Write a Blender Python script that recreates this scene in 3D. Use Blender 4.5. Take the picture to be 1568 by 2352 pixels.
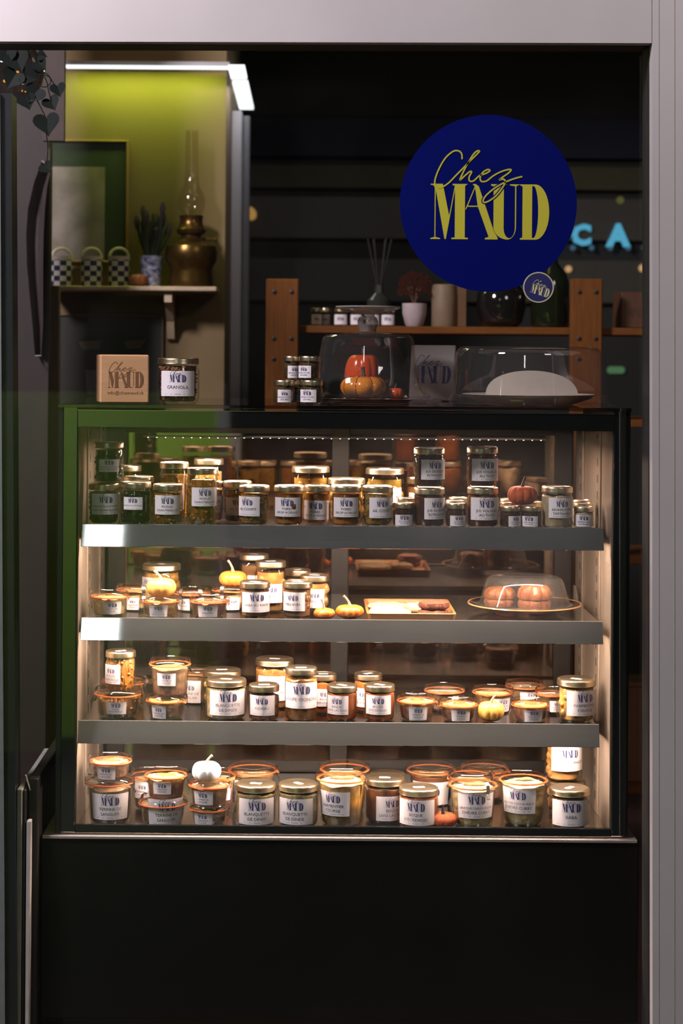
import bpy, bmesh, math, random
from mathutils import Vector, Matrix
from mathutils.geometry import tessellate_polygon
random.seed(7)
PI = math.pi
SC = bpy.context.scene
COL = SC.collection
for o in list(bpy.data.objects):
    bpy.data.objects.remove(o)

# ------------------------------------------------------------------ camera
W, H = 1568, 2352
D = 3.9            # camera to the front pane of the display case
S = 1070.0         # pixels per metre at that pane
PX, PY = 704.0, 815.0
ZC = 1.5
ROLL = math.radians(0.45)
cd = bpy.data.cameras.new('camera')
cam = bpy.data.objects.new('camera', cd)
COL.objects.link(cam)
SC.camera = cam
cd.sensor_fit = 'VERTICAL'
cd.sensor_height = 36.0
cd.sensor_width = 24.0
cd.lens = S * D / H * 36.0
cd.shift_x = (W / 2 - PX) / H
cd.shift_y = -(H / 2 - PY) / H
cam.location = (0, -D, ZC)
cam.rotation_euler = (Matrix.Rotation(PI / 2, 3, 'X') @ Matrix.Rotation(ROLL, 3, 'Z')).to_euler()
cd.clip_start = 0.05
cd.dof.use_dof = True
cd.dof.focus_distance = D + 0.02
cd.dof.aperture_fstop = 3.2

# ------------------------------------------------------------------ world, exposure, lights
SC.view_settings.view_transform = 'Standard'
SC.view_settings.look = 'None'
SC.view_settings.exposure = 0.0
SC.view_settings.gamma = 1.0
SC.view_settings.use_curve_mapping = False
w = bpy.data.worlds.new('world')
SC.world = w
w.use_nodes = True
bg = w.node_tree.nodes['Background']
bg.inputs[0].default_value = (0.75, 0.80, 0.85, 1)
bg.inputs[1].default_value = 0.016
SC.cycles.max_bounces = 14
SC.cycles.transparent_max_bounces = 48
SC.cycles.glossy_bounces = 5
SC.cycles.diffuse_bounces = 4
SC.cycles.sample_clamp_indirect = 4.0
SC.cycles.caustics_reflective = False
SC.cycles.caustics_refractive = False
try:
    SC.cycles.use_denoising = True
    SC.cycles.denoiser = 'OPENIMAGEDENOISE'
    SC.cycles.denoising_input_passes = 'RGB_ALBEDO_NORMAL'
except Exception:
    pass


def area(name, loc, target, sx, sy, power, color):
    l = bpy.data.lights.new(name, 'AREA')
    l.shape = 'RECTANGLE'
    l.size, l.size_y = sx, sy
    l.energy = power
    l.color = color
    o = bpy.data.objects.new(name, l)
    COL.objects.link(o)
    o.location = loc
    d = Vector(target) - Vector(loc)
    o.rotation_euler = d.to_track_quat('-Z', 'Y').to_euler()
    return o


LEDC = (1.0, 0.75, 0.60)
P_LED = 14.0
# street lamp to the upper left of the shop front, a second weak one to the right
area('street_lamp_light', (-1.9, -1.5, 3.5), (-0.2, 0.0, 1.9), 0.5, 0.5, 145, (1.0, 0.89, 0.95))
area('street_light_far', (2.2, -3.4, 3.6), (0.6, 0.0, 1.2), 0.8, 0.8, 22, (1.0, 0.88, 0.82))
area('street_lantern_light', (-1.37, -7.8, 4.05), (-0.4, 0, 3.0), 0.24, 1.1, 13, (0.95, 0.97, 1.0))
area('hoarding_fill_light', (-1.55, -1.7, 1.9), (-0.7, -2.9, 0.8), 0.5, 0.3, 34, (1.0, 0.95, 0.85))  # unseen, added to brighten the hoarding for its reflection
# shop room: lights at the luminous profile, plus unseen fills for rack and wall
area('shop_ceiling_light', (0.75, 0.7, 2.9), (0.6, 1.2, 1.3), 1.0, 0.3, 1.3, (1.0, 0.72, 0.45))  # unseen, added to light the rack
area('wall_wash_light', ((150 + 500) / 2 * 0.001 - 0.807, 1.43, 2.335), (-0.482, 1.50, 1.6), 0.46, 0.03, 2.1, (0.72, 1.0, 0.07))
area('ceiling_plate_light', (-0.19, 1.72, 2.33), (-0.19, 1.86, 1.2), 0.08, 0.5, 0.9, (0.95, 0.95, 1.0))
area('corner_ceiling_light', (-0.52, 0.85, 2.75), (-0.60, 1.5, 1.3), 0.3, 0.3, 0.6, (1.0, 0.72, 0.42))  # unseen, added as a warm fill on the cream wall

# ------------------------------------------------------------------ pixel helpers
CA, SA = math.cos(ROLL), math.sin(ROLL)


def P(px, py, Y):
    dx, dy = px - PX, py - PY
    k = (D + Y) / D / S
    return Vector(((dx * CA + dy * SA) * k, Y, ZC - (-dx * SA + dy * CA) * k))


def XatZ(px, z, Y):
    k = (D + Y) / D / S
    v = (ZC - z) / k
    return ((px - PX + v * SA) / CA) * k


def M(px, Y=0.0):
    return px * (D + Y) / D / S


# ------------------------------------------------------------------ materials
MATS = {}


def nt(name):
    m = bpy.data.materials.new(name)
    m.use_nodes = True
    t = m.node_tree
    t.nodes.clear()
    out = t.nodes.new('ShaderNodeOutputMaterial')
    return m, t, out


def srgb(c):
    return tuple(((x / 255) / 12.92 if x / 255 <= 0.04045 else ((x / 255 + 0.055) / 1.055) ** 2.4) for x in c)


def pbr(name, col, rough=0.5, metal=0.0, col2=None, scale=30.0, bump=0.0, spec=0.5, coat=0.0, stretch=(1, 1, 1), emis=0.0, transl=0.0, bscale=None):
    if name in MATS:
        return MATS[name]
    m, t, out = nt(name)
    b = t.nodes.new('ShaderNodeBsdfPrincipled')
    b.inputs['Base Color'].default_value = (*col, 1)
    b.inputs['Roughness'].default_value = rough
    b.inputs['Metallic'].default_value = metal
    b.inputs['Specular IOR Level'].default_value = spec
    b.inputs['Coat Weight'].default_value = coat
    b.inputs['Coat Roughness'].default_value = 0.05
    tc = t.nodes.new('ShaderNodeTexCoord')
    mp = t.nodes.new('ShaderNodeMapping')
    mp.inputs['Scale'].default_value = stretch
    t.links.new(tc.outputs['Object'], mp.inputs[0])
    c2 = col2 if col2 is not None else tuple(min(1, x * 0.86) for x in col)
    n = t.nodes.new('ShaderNodeTexNoise')
    n.inputs['Scale'].default_value = scale
    n.inputs['Detail'].default_value = 4
    t.links.new(mp.outputs[0], n.inputs['Vector'])
    r = t.nodes.new('ShaderNodeValToRGB')
    r.color_ramp.elements[0].position = 0.35
    r.color_ramp.elements[1].position = 0.65
    r.color_ramp.elements[0].color = (*c2, 1)
    r.color_ramp.elements[1].color = (*col, 1)
    t.links.new(n.outputs['Fac'], r.inputs[0])
    t.links.new(r.outputs[0], b.inputs['Base Color'])
    if bump:
        n2 = n
        if bscale:
            n2 = t.nodes.new('ShaderNodeTexNoise')
            n2.inputs['Scale'].default_value = bscale
            t.links.new(mp.outputs[0], n2.inputs['Vector'])
        bp = t.nodes.new('ShaderNodeBump')
        bp.inputs['Strength'].default_value = bump
        bp.inputs['Distance'].default_value = 0.004
        t.links.new(n2.outputs['Fac'], bp.inputs['Height'])
        t.links.new(bp.outputs[0], b.inputs['Normal'])
    last = b.outputs[0]
    if emis:
        b.inputs['Emission Color'].default_value = (*col, 1)
        b.inputs['Emission Strength'].default_value = emis
    if transl:
        tr = t.nodes.new('ShaderNodeBsdfTranslucent')
        t.links.new(r.outputs[0], tr.inputs[0])
        mx = t.nodes.new('ShaderNodeMixShader')
        mx.inputs[0].default_value = transl
        t.links.new(last, mx.inputs[1])
        t.links.new(tr.outputs[0], mx.inputs[2])
        last = mx.outputs[0]
    t.links.new(last, out.inputs[0])
    MATS[name] = m
    return m


def glass(name, tint=(1, 1, 1), base=0.04, edge=0.9, power=4.0, rough=0.01, gcol=(1, 1, 1), dust_sheen=0.0, painted_haze=0.0):
    if name in MATS:
        return MATS[name]
    m, t, out = nt(name)
    lw = t.nodes.new('ShaderNodeLayerWeight')
    lw.inputs[0].default_value = 0.5
    p = t.nodes.new('ShaderNodeMath'); p.operation = 'POWER'; p.inputs[1].default_value = power
    t.links.new(lw.outputs['Facing'], p.inputs[0])
    ma = t.nodes.new('ShaderNodeMath'); ma.operation = 'MULTIPLY_ADD'
    ma.inputs[1].default_value = edge; ma.inputs[2].default_value = base
    t.links.new(p.outputs[0], ma.inputs[0])
    tr = t.nodes.new('ShaderNodeBsdfTransparent'); tr.inputs[0].default_value = (*tint, 1)
    gl = t.nodes.new('ShaderNodeBsdfGlossy'); gl.inputs['Roughness'].default_value = rough
    gl.inputs[0].default_value = (*gcol, 1)
    mx = t.nodes.new('ShaderNodeMixShader')
    t.links.new(ma.outputs[0], mx.inputs[0])
    t.links.new(tr.outputs[0], mx.inputs[1])
    t.links.new(gl.outputs[0], mx.inputs[2])
    last = mx.outputs[0]
    if dust_sheen or painted_haze:  # pale diffuse share: dust on panes, painted light on domes and knobs
        tc = t.nodes.new('ShaderNodeTexCoord')
        n = t.nodes.new('ShaderNodeTexNoise'); n.inputs['Scale'].default_value = 2.2; n.inputs['Detail'].default_value = 8
        t.links.new(tc.outputs['Object'], n.inputs['Vector'])
        r = t.nodes.new('ShaderNodeMapRange'); r.inputs[1].default_value = 0.45; r.inputs[2].default_value = 0.8
        r.inputs[3].default_value = painted_haze; r.inputs[4].default_value = max(dust_sheen, painted_haze)
        t.links.new(n.outputs['Fac'], r.inputs[0])
        df = t.nodes.new('ShaderNodeBsdfDiffuse'); df.inputs[0].default_value = (0.7, 0.68, 0.66, 1)
        m2 = t.nodes.new('ShaderNodeMixShader')
        t.links.new(r.outputs[0], m2.inputs[0]); t.links.new(last, m2.inputs[1]); t.links.new(df.outputs[0], m2.inputs[2])
        last = m2.outputs[0]
    t.links.new(last, out.inputs[0])
    MATS[name] = m
    return m


def emit(name, col, strength):
    if name in MATS:
        return MATS[name]
    m, t, out = nt(name)
    e = t.nodes.new('ShaderNodeEmission')
    e.inputs[0].default_value = (*col, 1)
    e.inputs[1].default_value = strength
    t.links.new(e.outputs[0], out.inputs[0])
    MATS[name] = m
    return m


def food(name, stops, scale=60.0, jitter=0.15, rough=0.35, bump=0.5, speck=None, transl=0.0, vscale=None, stretch=(1, 1, 1)):
    """Filling of a jar: a stack of coloured layers (by height 0..1), mottled, with optional specks."""
    if name in MATS:
        return MATS[name]
    m, t, out = nt(name)
    L = t.links.new
    tc = t.nodes.new('ShaderNodeTexCoord')
    sp = t.nodes.new('ShaderNodeSeparateXYZ')
    L(tc.outputs['Generated'], sp.inputs[0])
    mp = t.nodes.new('ShaderNodeMapping'); mp.inputs['Scale'].default_value = stretch
    L(tc.outputs['Object'], mp.inputs[0])
    n = t.nodes.new('ShaderNodeTexNoise'); n.inputs['Scale'].default_value = scale; n.inputs['Detail'].default_value = 5
    L(mp.outputs[0], n.inputs['Vector'])
    s = t.nodes.new('ShaderNodeMath'); s.operation = 'SUBTRACT'; s.inputs[1].default_value = 0.5
    L(n.outputs['Fac'], s.inputs[0])
    ma = t.nodes.new('ShaderNodeMath'); ma.operation = 'MULTIPLY_ADD'; ma.inputs[1].default_value = jitter * 2
    L(s.outputs[0], ma.inputs[0]); L(sp.outputs[2], ma.inputs[2])
    r = t.nodes.new('ShaderNodeValToRGB')
    el = r.color_ramp.elements
    while len(el) < len(stops):
        el.new(0.5)
    for e, (p, c) in zip(el, stops):
        e.position = p
        e.color = (c[0] * 0.82, c[1] * 0.64, c[2] * 0.55, 1)
    L(ma.outputs[0], r.inputs[0])
    v = t.nodes.new('ShaderNodeTexVoronoi'); v.inputs['Scale'].default_value = vscale or scale * 1.6
    L(mp.outputs[0], v.inputs['Vector'])
    mr = t.nodes.new('ShaderNodeMapRange'); mr.inputs[1].default_value = 0; mr.inputs[2].default_value = 0.7
    mr.inputs[3].default_value = 1.15; mr.inputs[4].default_value = 0.55
    L(v.outputs['Distance'], mr.inputs[0])
    mx = t.nodes.new('ShaderNodeMix'); mx.data_type = 'RGBA'; mx.blend_type = 'MULTIPLY'; mx.inputs[0].default_value = 0.8
    cc = t.nodes.new('ShaderNodeCombineColor')
    for i in range(3):
        L(mr.outputs[0], cc.inputs[i])
    L(r.outputs[0], mx.inputs[6]); L(cc.outputs[0], mx.inputs[7])
    col = mx.outputs[2]
    if speck:
        v2 = t.nodes.new('ShaderNodeTexVoronoi'); v2.inputs['Scale'].default_value = 150
        L(tc.outputs['Object'], v2.inputs['Vector'])
        lt = t.nodes.new('ShaderNodeMath'); lt.operation = 'LESS_THAN'; lt.inputs[1].default_value = 0.22
        L(v2.outputs['Distance'], lt.inputs[0])
        m3 = t.nodes.new('ShaderNodeMix'); m3.data_type = 'RGBA'
        L(lt.outputs[0], m3.inputs[0]); L(col, m3.inputs[6]); m3.inputs[7].default_value = (*speck, 1)
        col = m3.outputs[2]
    b = t.nodes.new('ShaderNodeBsdfPrincipled')
    b.inputs['Roughness'].default_value = rough
    L(col, b.inputs['Base Color'])
    bp = t.nodes.new('ShaderNodeBump'); bp.inputs['Strength'].default_value = bump; bp.inputs['Distance'].default_value = 0.003
    L(v.outputs['Distance'], bp.inputs['Height']); L(bp.outputs[0], b.inputs['Normal'])
    last = b.outputs[0]
    if transl:
        tr = t.nodes.new('ShaderNodeBsdfTranslucent'); L(col, tr.inputs[0])
        ms = t.nodes.new('ShaderNodeMixShader'); ms.inputs[0].default_value = transl
        L(last, ms.inputs[1]); L(tr.outputs[0], ms.inputs[2]); last = ms.outputs[0]
    L(last, out.inputs[0])
    MATS[name] = m
    return m


mGLASS = glass('clear_jar_glass', tint=(0.97, 0.98, 0.96), base=0.045, edge=0.65, power=3.5)
mWECK = glass('clip_jar_glass', tint=(0.96, 0.98, 0.95), base=0.06, edge=0.8, power=2.8, rough=0.03)
mDOME = glass('dome_glass', tint=(0.95, 0.91, 0.90), base=0.07, edge=0.45, power=2.4, rough=0.03, dust_sheen=0.03, painted_haze=0.018)  # pale diffuse share painted in for light along the dome edges
mPANE = glass('pane_glass', tint=(0.975, 0.98, 0.975), base=0.012, edge=0.6, power=5, dust_sheen=0.05)
mSHOPPANE = glass('shop_window_glass', tint=(0.97, 0.98, 0.98), base=0.008, edge=0.6, power=5, dust_sheen=0.004)
mREAR = glass('dark_sliding_door_glass', tint=(0.75, 0.68, 0.62), base=0.26, edge=0.5, power=4, rough=0.015, gcol=(0.85, 0.75, 0.68))
mGOLD = pbr('gold_lid_metal', (0.68, 0.54, 0.36), 0.30, 1.0, (0.60, 0.48, 0.32), 12)
mSTEEL = pbr('brushed_steel', (0.44, 0.35, 0.28), 0.28, 0.6, (0.40, 0.315, 0.25), 6, stretch=(1, 1, 60), bump=0.03)
mLIP = pbr('polished_steel_lip', (0.30, 0.30, 0.29), 0.03, 0.7, (0.285, 0.285, 0.275), 8, stretch=(1, 40, 40))
mSHELF = pbr('shelf_sheet_steel', (0.70, 0.68, 0.65), 0.16, 1.0, (0.66, 0.64, 0.61), 10)
mWIRE = pbr('clip_spring_steel', (0.62, 0.60, 0.57), 0.22, 1.0)
mBLACK = pbr('black_powder_coat', (0.006, 0.006, 0.006), 0.42, 0.0, (0.005, 0.005, 0.005), 20)
def border_mat():
    m, t, out = nt('black_enamel_glass_border')
    d = t.nodes.new('ShaderNodeBsdfDiffuse'); d.inputs[0].default_value = (0.006, 0.0065, 0.006, 1)
    g = t.nodes.new('ShaderNodeBsdfGlossy'); g.inputs['Roughness'].default_value = 0.03
    x = t.nodes.new('ShaderNodeMixShader'); x.inputs[0].default_value = 0.13
    t.links.new(d.outputs[0], x.inputs[1]); t.links.new(g.outputs[0], x.inputs[2]); t.links.new(x.outputs[0], out.inputs[0])
    return m


mBORDER = border_mat()
mBASE = pbr('matt_black_cabinet', (0.0030, 0.0028, 0.0022), 0.5, 0.0, (0.0024, 0.0022, 0.0018), 3, spec=0.2)
mPAPER = pbr('label_paper', (0.80, 0.72, 0.75), 0.6, 0.0, (0.78, 0.70, 0.73), 5)
mINK = pbr('navy_label_ink', (0.030, 0.026, 0.11), 0.5, 0.0, (0.03, 0.026, 0.11))
mINKT = pbr('grey_label_ink', (0.07, 0.065, 0.09), 0.5, 0.0, (0.07, 0.065, 0.09))
mRUBBER = pbr('orange_rubber_ring', (0.80, 0.20, 0.06), 0.45, 0.0, (0.72, 0.17, 0.05), 30, transl=0.3)
mALU = pbr('brushed_aluminium', (0.56, 0.53, 0.54), 0.42, 0.35, (0.53, 0.50, 0.51), 5, stretch=(1, 1, 1), bump=0.0)

# ------------------------------------------------------------------ mesh helpers


class MB:
    def __init__(s):
        s.v, s.f = [], []

    def add(s, vs, fs):
        k = len(s.v)
        s.v += [tuple(v) for v in vs]
        s.f += [tuple(i + k for i in f) for f in fs]
        return s

    def box(s, x0, x1, y0, y1, z0, z1):
        vs = [(x, y, z) for z in (z0, z1) for y in (y0, y1) for x in (x0, x1)]
        return s.add(vs, [(0, 2, 3, 1), (4, 5, 7, 6), (0, 1, 5, 4), (2, 6, 7, 3), (0, 4, 6, 2), (1, 3, 7, 5)])

    def bbox(s, x0, x1, y0, y1, z0, z1, b=0.002):
        """box with chamfered edges"""
        bm = bmesh.new()
        bmesh.ops.create_cube(bm, size=1)
        for v in bm.verts:
            v.co = Vector(((x0 + x1) / 2 + v.co.x * (x1 - x0), (y0 + y1) / 2 + v.co.y * (y1 - y0), (z0 + z1) / 2 + v.co.z * (z1 - z0)))
        bmesh.ops.bevel(bm, geom=bm.edges[:], offset=b, segments=1, affect='EDGES', profile=0.5)
        bm.verts.ensure_lookup_table()
        s.add([v.co[:] for v in bm.verts], [[v.index for v in f.verts] for f in bm.faces])
        bm.free()
        return s

    def lathe(s, prof, seg=36, cx=0, cy=0, cz=0, mod=None):
        vs, fs, rings = [], [], []
        for r, z in prof:
            if r < 1e-6:
                rings.append([len(vs)]); vs.append((cx, cy, cz + z))
            else:
                ring = []
                for i in range(seg):
                    a = 2 * PI * i / seg
                    rr, zz = (r, z) if mod is None else mod(r, z, a)
                    ring.append(len(vs)); vs.append((cx + rr * math.cos(a), cy + rr * math.sin(a), cz + zz))
                rings.append(ring)
        for a, b in zip(rings, rings[1:]):
            if len(a) == 1 and len(b) == 1:
                continue
            for i in range(seg):
                j = (i + 1) % seg
                if len(a) == 1:
                    fs.append((a[0], b[j], b[i]))
                elif len(b) == 1:
                    fs.append((a[i], a[j], b[0]))
                else:
                    fs.append((a[i], a[j], b[j], b[i]))
        return s.add(vs, fs)

    def tube(s, pts, rad, seg=8, cap=True):
        pts = [Vector(p) for p in pts]
        n = len(pts)
        rads = rad if isinstance(rad, (list, tuple)) else [rad] * n
        vs, fs = [], []
        up = Vector((0, 0, 1))
        for i, p in enumerate(pts):
            t = (pts[min(i + 1, n - 1)] - pts[max(i - 1, 0)]).normalized()
            u = t.cross(up)
            if u.length < 0.05:
                u = t.cross(Vector((1, 0, 0)))
            u.normalize()
            w_ = t.cross(u).normalized()
            for k in range(seg):
                a = 2 * PI * k / seg
                vs.append(p + (u * math.cos(a) + w_ * math.sin(a)) * rads[i])
        for i in range(n - 1):
            for k in range(seg):
                j = (k + 1) % seg
                fs.append((i * seg + k, i * seg + j, (i + 1) * seg + j, (i + 1) * seg + k))
        if cap:
            fs.append(tuple(range(seg))[::-1])
            fs.append(tuple((n - 1) * seg + k for k in range(seg)))
        return s.add(vs, fs)

    def prism(s, poly, a, b, f):
        """poly: list of 2D points, extruded between parameters a,b; f(u,v,t)->3D"""
        n = len(poly)
        vs = [f(u, v, a) for u, v in poly] + [f(u, v, b) for u, v in poly]
        fs = [tuple(range(n)), tuple(range(2 * n - 1, n - 1, -1))]
        fs += [(i, i + n, (i + 1) % n + n, (i + 1) % n) for i in range(n)]
        return s.add(vs, fs)

    def ball(s, c, r, sq=(1, 1, 1), sub=2):
        bm = bmesh.new()
        bmesh.ops.create_icosphere(bm, subdivisions=sub, radius=1)
        R = Matrix.Rotation(random.uniform(0, 6), 3, Vector((random.random(), random.random(), random.random() + 0.01)).normalized())
        vs = [Vector(c) + R @ Vector((v.co.x * r * sq[0], v.co.y * r * sq[1], v.co.z * r * sq[2])) for v in bm.verts]
        s.add(vs, [[v.index for v in f.verts] for f in bm.faces])
        bm.free()
        return s

    def build(s, name, mat, parent=None, smooth=True, angle=35, loc=None, rot=None, stuff=False, fix=True):
        me = bpy.data.meshes.new(name)
        me.from_pydata(s.v, [], s.f)
        if fix:
            bm = bmesh.new(); bm.from_mesh(me)
            bmesh.ops.recalc_face_normals(bm, faces=bm.faces)
            bm.to_mesh(me); bm.free()
        me.materials.append(mat)
        if smooth:
            me.polygons.foreach_set('use_smooth', [True] * len(me.polygons))
            me.set_sharp_from_angle(angle=math.radians(angle))
        me.update()
        o = bpy.data.objects.new(name, me)
        COL.objects.link(o)
        if parent is not None:
            o.parent = parent
        if loc is not None:
            o.location = loc
        if rot is not None:
            o.rotation_euler = rot
        if stuff:
            o['kind'] = 'stuff'
        return o


def thing(name, label, cat, loc=(0, 0, 0), rotz=0.0, group=None):
    o = bpy.data.objects.new(name, None)
    o.empty_display_size = 0.02
    COL.objects.link(o)
    o.location = loc
    o.rotation_euler = (0, 0, rotz)
    o['label'] = label
    o['category'] = cat
    if group:
        o['group'] = group
    return o


def tag(o, label, cat, group=None):
    o['label'] = label
    o['category'] = cat
    if group:
        o['group'] = group
    return o


def structure(o, label=None):
    o['kind'] = 'structure'
    if label:
        o['label'] = label
        o['category'] = o.name.split('_')[0].split('.')[0]
    return o


# ------------------------------------------------------------------ logo and text as flat geometry
def spline(pts, n=8):
    out = []
    P_ = [Vector(p) for p in pts]
    for i in range(len(P_) - 1):
        p0 = P_[max(i - 1, 0)]; p1 = P_[i]; p2 = P_[i + 1]; p3 = P_[min(i + 2, len(P_) - 1)]
        for k in range(n):
            t = k / n
            out.append(0.5 * ((2 * p1) + (-p0 + p2) * t + (2 * p0 - 5 * p1 + 4 * p2 - p3) * t * t + (-p0 + 3 * p1 - 3 * p2 + p3) * t ** 3))
    out.append(P_[-1])
    return out


def ribbon(pts, wd, n=8):
    sp = spline(pts, n)
    vs, fs = [], []
    for i, p in enumerate(sp):
        t = sp[min(i + 1, len(sp) - 1)] - sp[max(i - 1, 0)]
        if t.length < 1e-6:
            t = Vector((1, 0))
        t.normalize()
        nrm = Vector((-t.y, t.x)) * wd / 2
        vs += [(p + nrm), (p - nrm)]
    for i in range(len(sp) - 1):
        fs.append((2 * i, 2 * i + 1, 2 * i + 3, 2 * i + 2))
    return [(v.x, v.y) for v in vs], fs


def fill(poly):
    vs = [Vector((x, y, 0)) for x, y in poly]
    return [(x, y) for x, y in poly], [tuple(t) for t in tessellate_polygon([vs])]


def q(pts):
    return [(x, y) for x, y in pts]


LET = []
# M
LET.append([(283, 450), (345, 450), (378, 612), (406, 458), (395, 458), (395, 450), (472, 450), (458, 460), (458, 722), (474, 724), (474, 731), (390, 731), (390, 724), (407, 722), (407, 478), (362, 731), (355, 731), (309, 478), (309, 720), (333, 726), (333, 731), (283, 731), (283, 726), (304, 720), (304, 470), (298, 458), (283, 455)])
# A
LET.append([(512, 450), (528, 462), (606, 690), (625, 722), (625, 731), (560, 731), (560, 724), (579, 718), (524, 566), (470, 566), (463, 580), (459, 580), (507, 462), (498, 454), (498, 450)])
def arc(cx, cy, rx, ry, a0, a1, n=10):
    return [(cx + rx * math.cos(math.radians(a0 + (a1 - a0) * k / n)), cy + ry * math.sin(math.radians(a0 + (a1 - a0) * k / n))) for k in range(n + 1)]


# U
LET.append([(590, 450), (673, 450), (655, 460)] + arc(683.5, 672, 28.5, 52, 180, 0, 12) + [(712, 460), (686, 456), (686, 450), (738, 450), (718, 460)] + arc(675, 665, 43, 66, 0, 90, 8) + arc(675, 665, 72, 66, 90, 180, 8)[1:] + [(603, 462), (590, 456)])
# D
LET.append([(738, 450)] + arc(815, 590.5, 71, 140.5, -90, 90, 20) + [(738, 731), (738, 724), (750, 720), (750, 460), (738, 456)])
DHOLE = [(799, 458)] + arc(806, 590, 24, 132, -90, 90, 14) + [(799, 722)]
AHOLE = [(509, 470), (522, 560), (473, 560)]
CHEZ = [(441, 325), (439, 298), (424, 283), (396, 285), (356, 320), (322, 380), (304, 435), (311, 464), (335, 469), (372, 447), (410, 408), (445, 372), (480, 335), (515, 300), (529, 284), (518, 282), (498, 300), (468, 350), (443, 400), (432, 430), (452, 412), (480, 388), (490, 390), (478, 415), (480, 434), (500, 434), (530, 408), (562, 396), (583, 382), (572, 376), (548, 390), (534, 415), (540, 436), (566, 434), (600, 408), (636, 388), (672, 376), (691, 377), (676, 394), (648, 414), (632, 428), (650, 424), (662, 436), (648, 466), (616, 508), (580, 535), (556, 543), (550, 532), (566, 506), (608, 470), (660, 440), (710, 420), (748, 410)]


def with_hole(outer, hole):
    vs = [[Vector((x, y, 0)) for x, y in outer], [Vector((x, y, 0)) for x, y in hole]]
    tris = tessellate_polygon(vs)
    return list(outer) + list(hole), [tuple(t) for t in tris]


def norm(vs):
    # crop pixel -> logo units: MAUD spans u -0.5..0.5, v upward, baseline 0
    return [((x - 585) / 604.0, (731 - y) / 604.0) for x, y in vs]


def logo_geo(script=True, sw=9, nsp=3):
    """list of (verts2d, faces) in logo units"""
    out = []
    for i, L_ in enumerate(LET):
        if i == 3:
            v, f = with_hole(L_, DHOLE)
        elif i == 1:
            v, f = with_hole(L_, AHOLE)
        else:
            v, f = fill(L_)
        out.append((norm(v), f))
    if script:
        v, f = ribbon(CHEZ, sw, nsp)
        out.append((norm(v), f))
    return out


LOGO_S = logo_geo(True, 9, 3)
_TXT = {}


def text_geo(s, off=-0.002):
    if s in _TXT:
        return _TXT[s]
    c = bpy.data.curves.new('t', 'FONT')
    c.body = s
    c.size = 1
    c.resolution_u = 2
    c.offset = off
    c.align_x = 'CENTER'
    o = bpy.data.objects.new('t', c)
    COL.objects.link(o)
    dg = bpy.context.evaluated_depsgraph_get()
    me = o.evaluated_get(dg).to_mesh()
    v = [(p.co.x, p.co.y) for p in me.vertices]
    f = [tuple(p.vertices) for p in me.polygons]
    o.evaluated_get(dg).to_mesh_clear()
    bpy.data.objects.remove(o)
    bpy.data.curves.remove(c)
    x0 = min(a for a, b in v); x1 = max(a for a, b in v)
    v = [(a - (x0 + x1) / 2, b) for a, b in v]
    _TXT[s] = (v, f, x1 - x0)
    return _TXT[s]


def label_print(w_, h_, text, small=False):
    """2D geometry of the print on a label of w_ x h_, origin at the centre: (logo part, text part)"""
    A, B = [], []
    lw_ = min(0.44 * w_, 0.80 * h_)
    lines = [l for l in text.split('|') if l]
    v0 = 0.06 * h_ if lines else -0.1 * h_
    for v, f in LOGO_S:
        A.append(([(a * lw_, v0 + b * lw_ * 0.93) for a, b in v], f))
    n = len(lines)
    fs = 0.165 * h_ if n > 1 else 0.18 * h_
    y = (-0.14 if n > 1 else -0.2) * h_
    for l in lines:
        v, f, wd = text_geo(l)
        k = min(fs, 0.90 * w_ / wd)
        B.append(([(a * k, y + b * k) for a, b in v], f))
        y -= 0.19 * h_
    if not small:
        v, f, wd = text_geo('homemade')
        k = 0.055 * h_
        yy = -0.435 * h_
        B.append(([(a * k, yy + b * k) for a, b in v], f))
        for sx in (-1, 1):
            a0, a1 = sorted((sx * 0.15 * w_, sx * 0.34 * w_))
            B.append(([(a0, yy + 0.012 * h_), (a1, yy + 0.012 * h_), (a1, yy + 0.022 * h_), (a0, yy + 0.022 * h_)], [(0, 1, 2, 3)]))
    return A, B


def flat_print(parts, name, mat, parent, f, **kw):
    mb = MB()
    for v, fc in parts:
        mb.add([f(a, b) for a, b in v], fc)
    return mb.build(name, mat, parent, smooth=False, fix=False, **kw)


def wrap_label(parent, rfun, zc, w_, h_, phi, text, mat=mPAPER, tilt=0.0, small=False):
    """paper label wrapped round a jar; rfun(z) radius; phi = angle from facing the street (-Y) towards +X"""
    R0 = rfun(zc)
    ct, st = math.cos(tilt), math.sin(tilt)

    def pt(u, v, off):
        u, v = u * ct - v * st, u * st + v * ct
        z = zc + v
        r = rfun(z) + off
        a = -PI / 2 + phi + u / R0
        return (r * math.cos(a), r * math.sin(a), z)
    mb = MB()
    n, m_ = 14, 4
    vs = [pt(-w_ / 2 + w_ * i / n, -h_ / 2 + h_ * j / m_, 0.0005) for j in range(m_ + 1) for i in range(n + 1)]
    fs = [(j * (n + 1) + i, j * (n + 1) + i + 1, (j + 1) * (n + 1) + i + 1, (j + 1) * (n + 1) + i) for j in range(m_) for i in range(n)]
    mb.add(vs, fs)
    lab = mb.build('paper_label', mat, parent, fix=False)
    A, B = label_print(w_, h_, text, small)
    flat_print(A, 'printed_emblem', mINK, lab, lambda a, b: pt(a, b, 0.0010))
    if B:
        flat_print(B, 'printed_text', mINKT, lab, lambda a, b: pt(a, b, 0.0010))
    return lab


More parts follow.
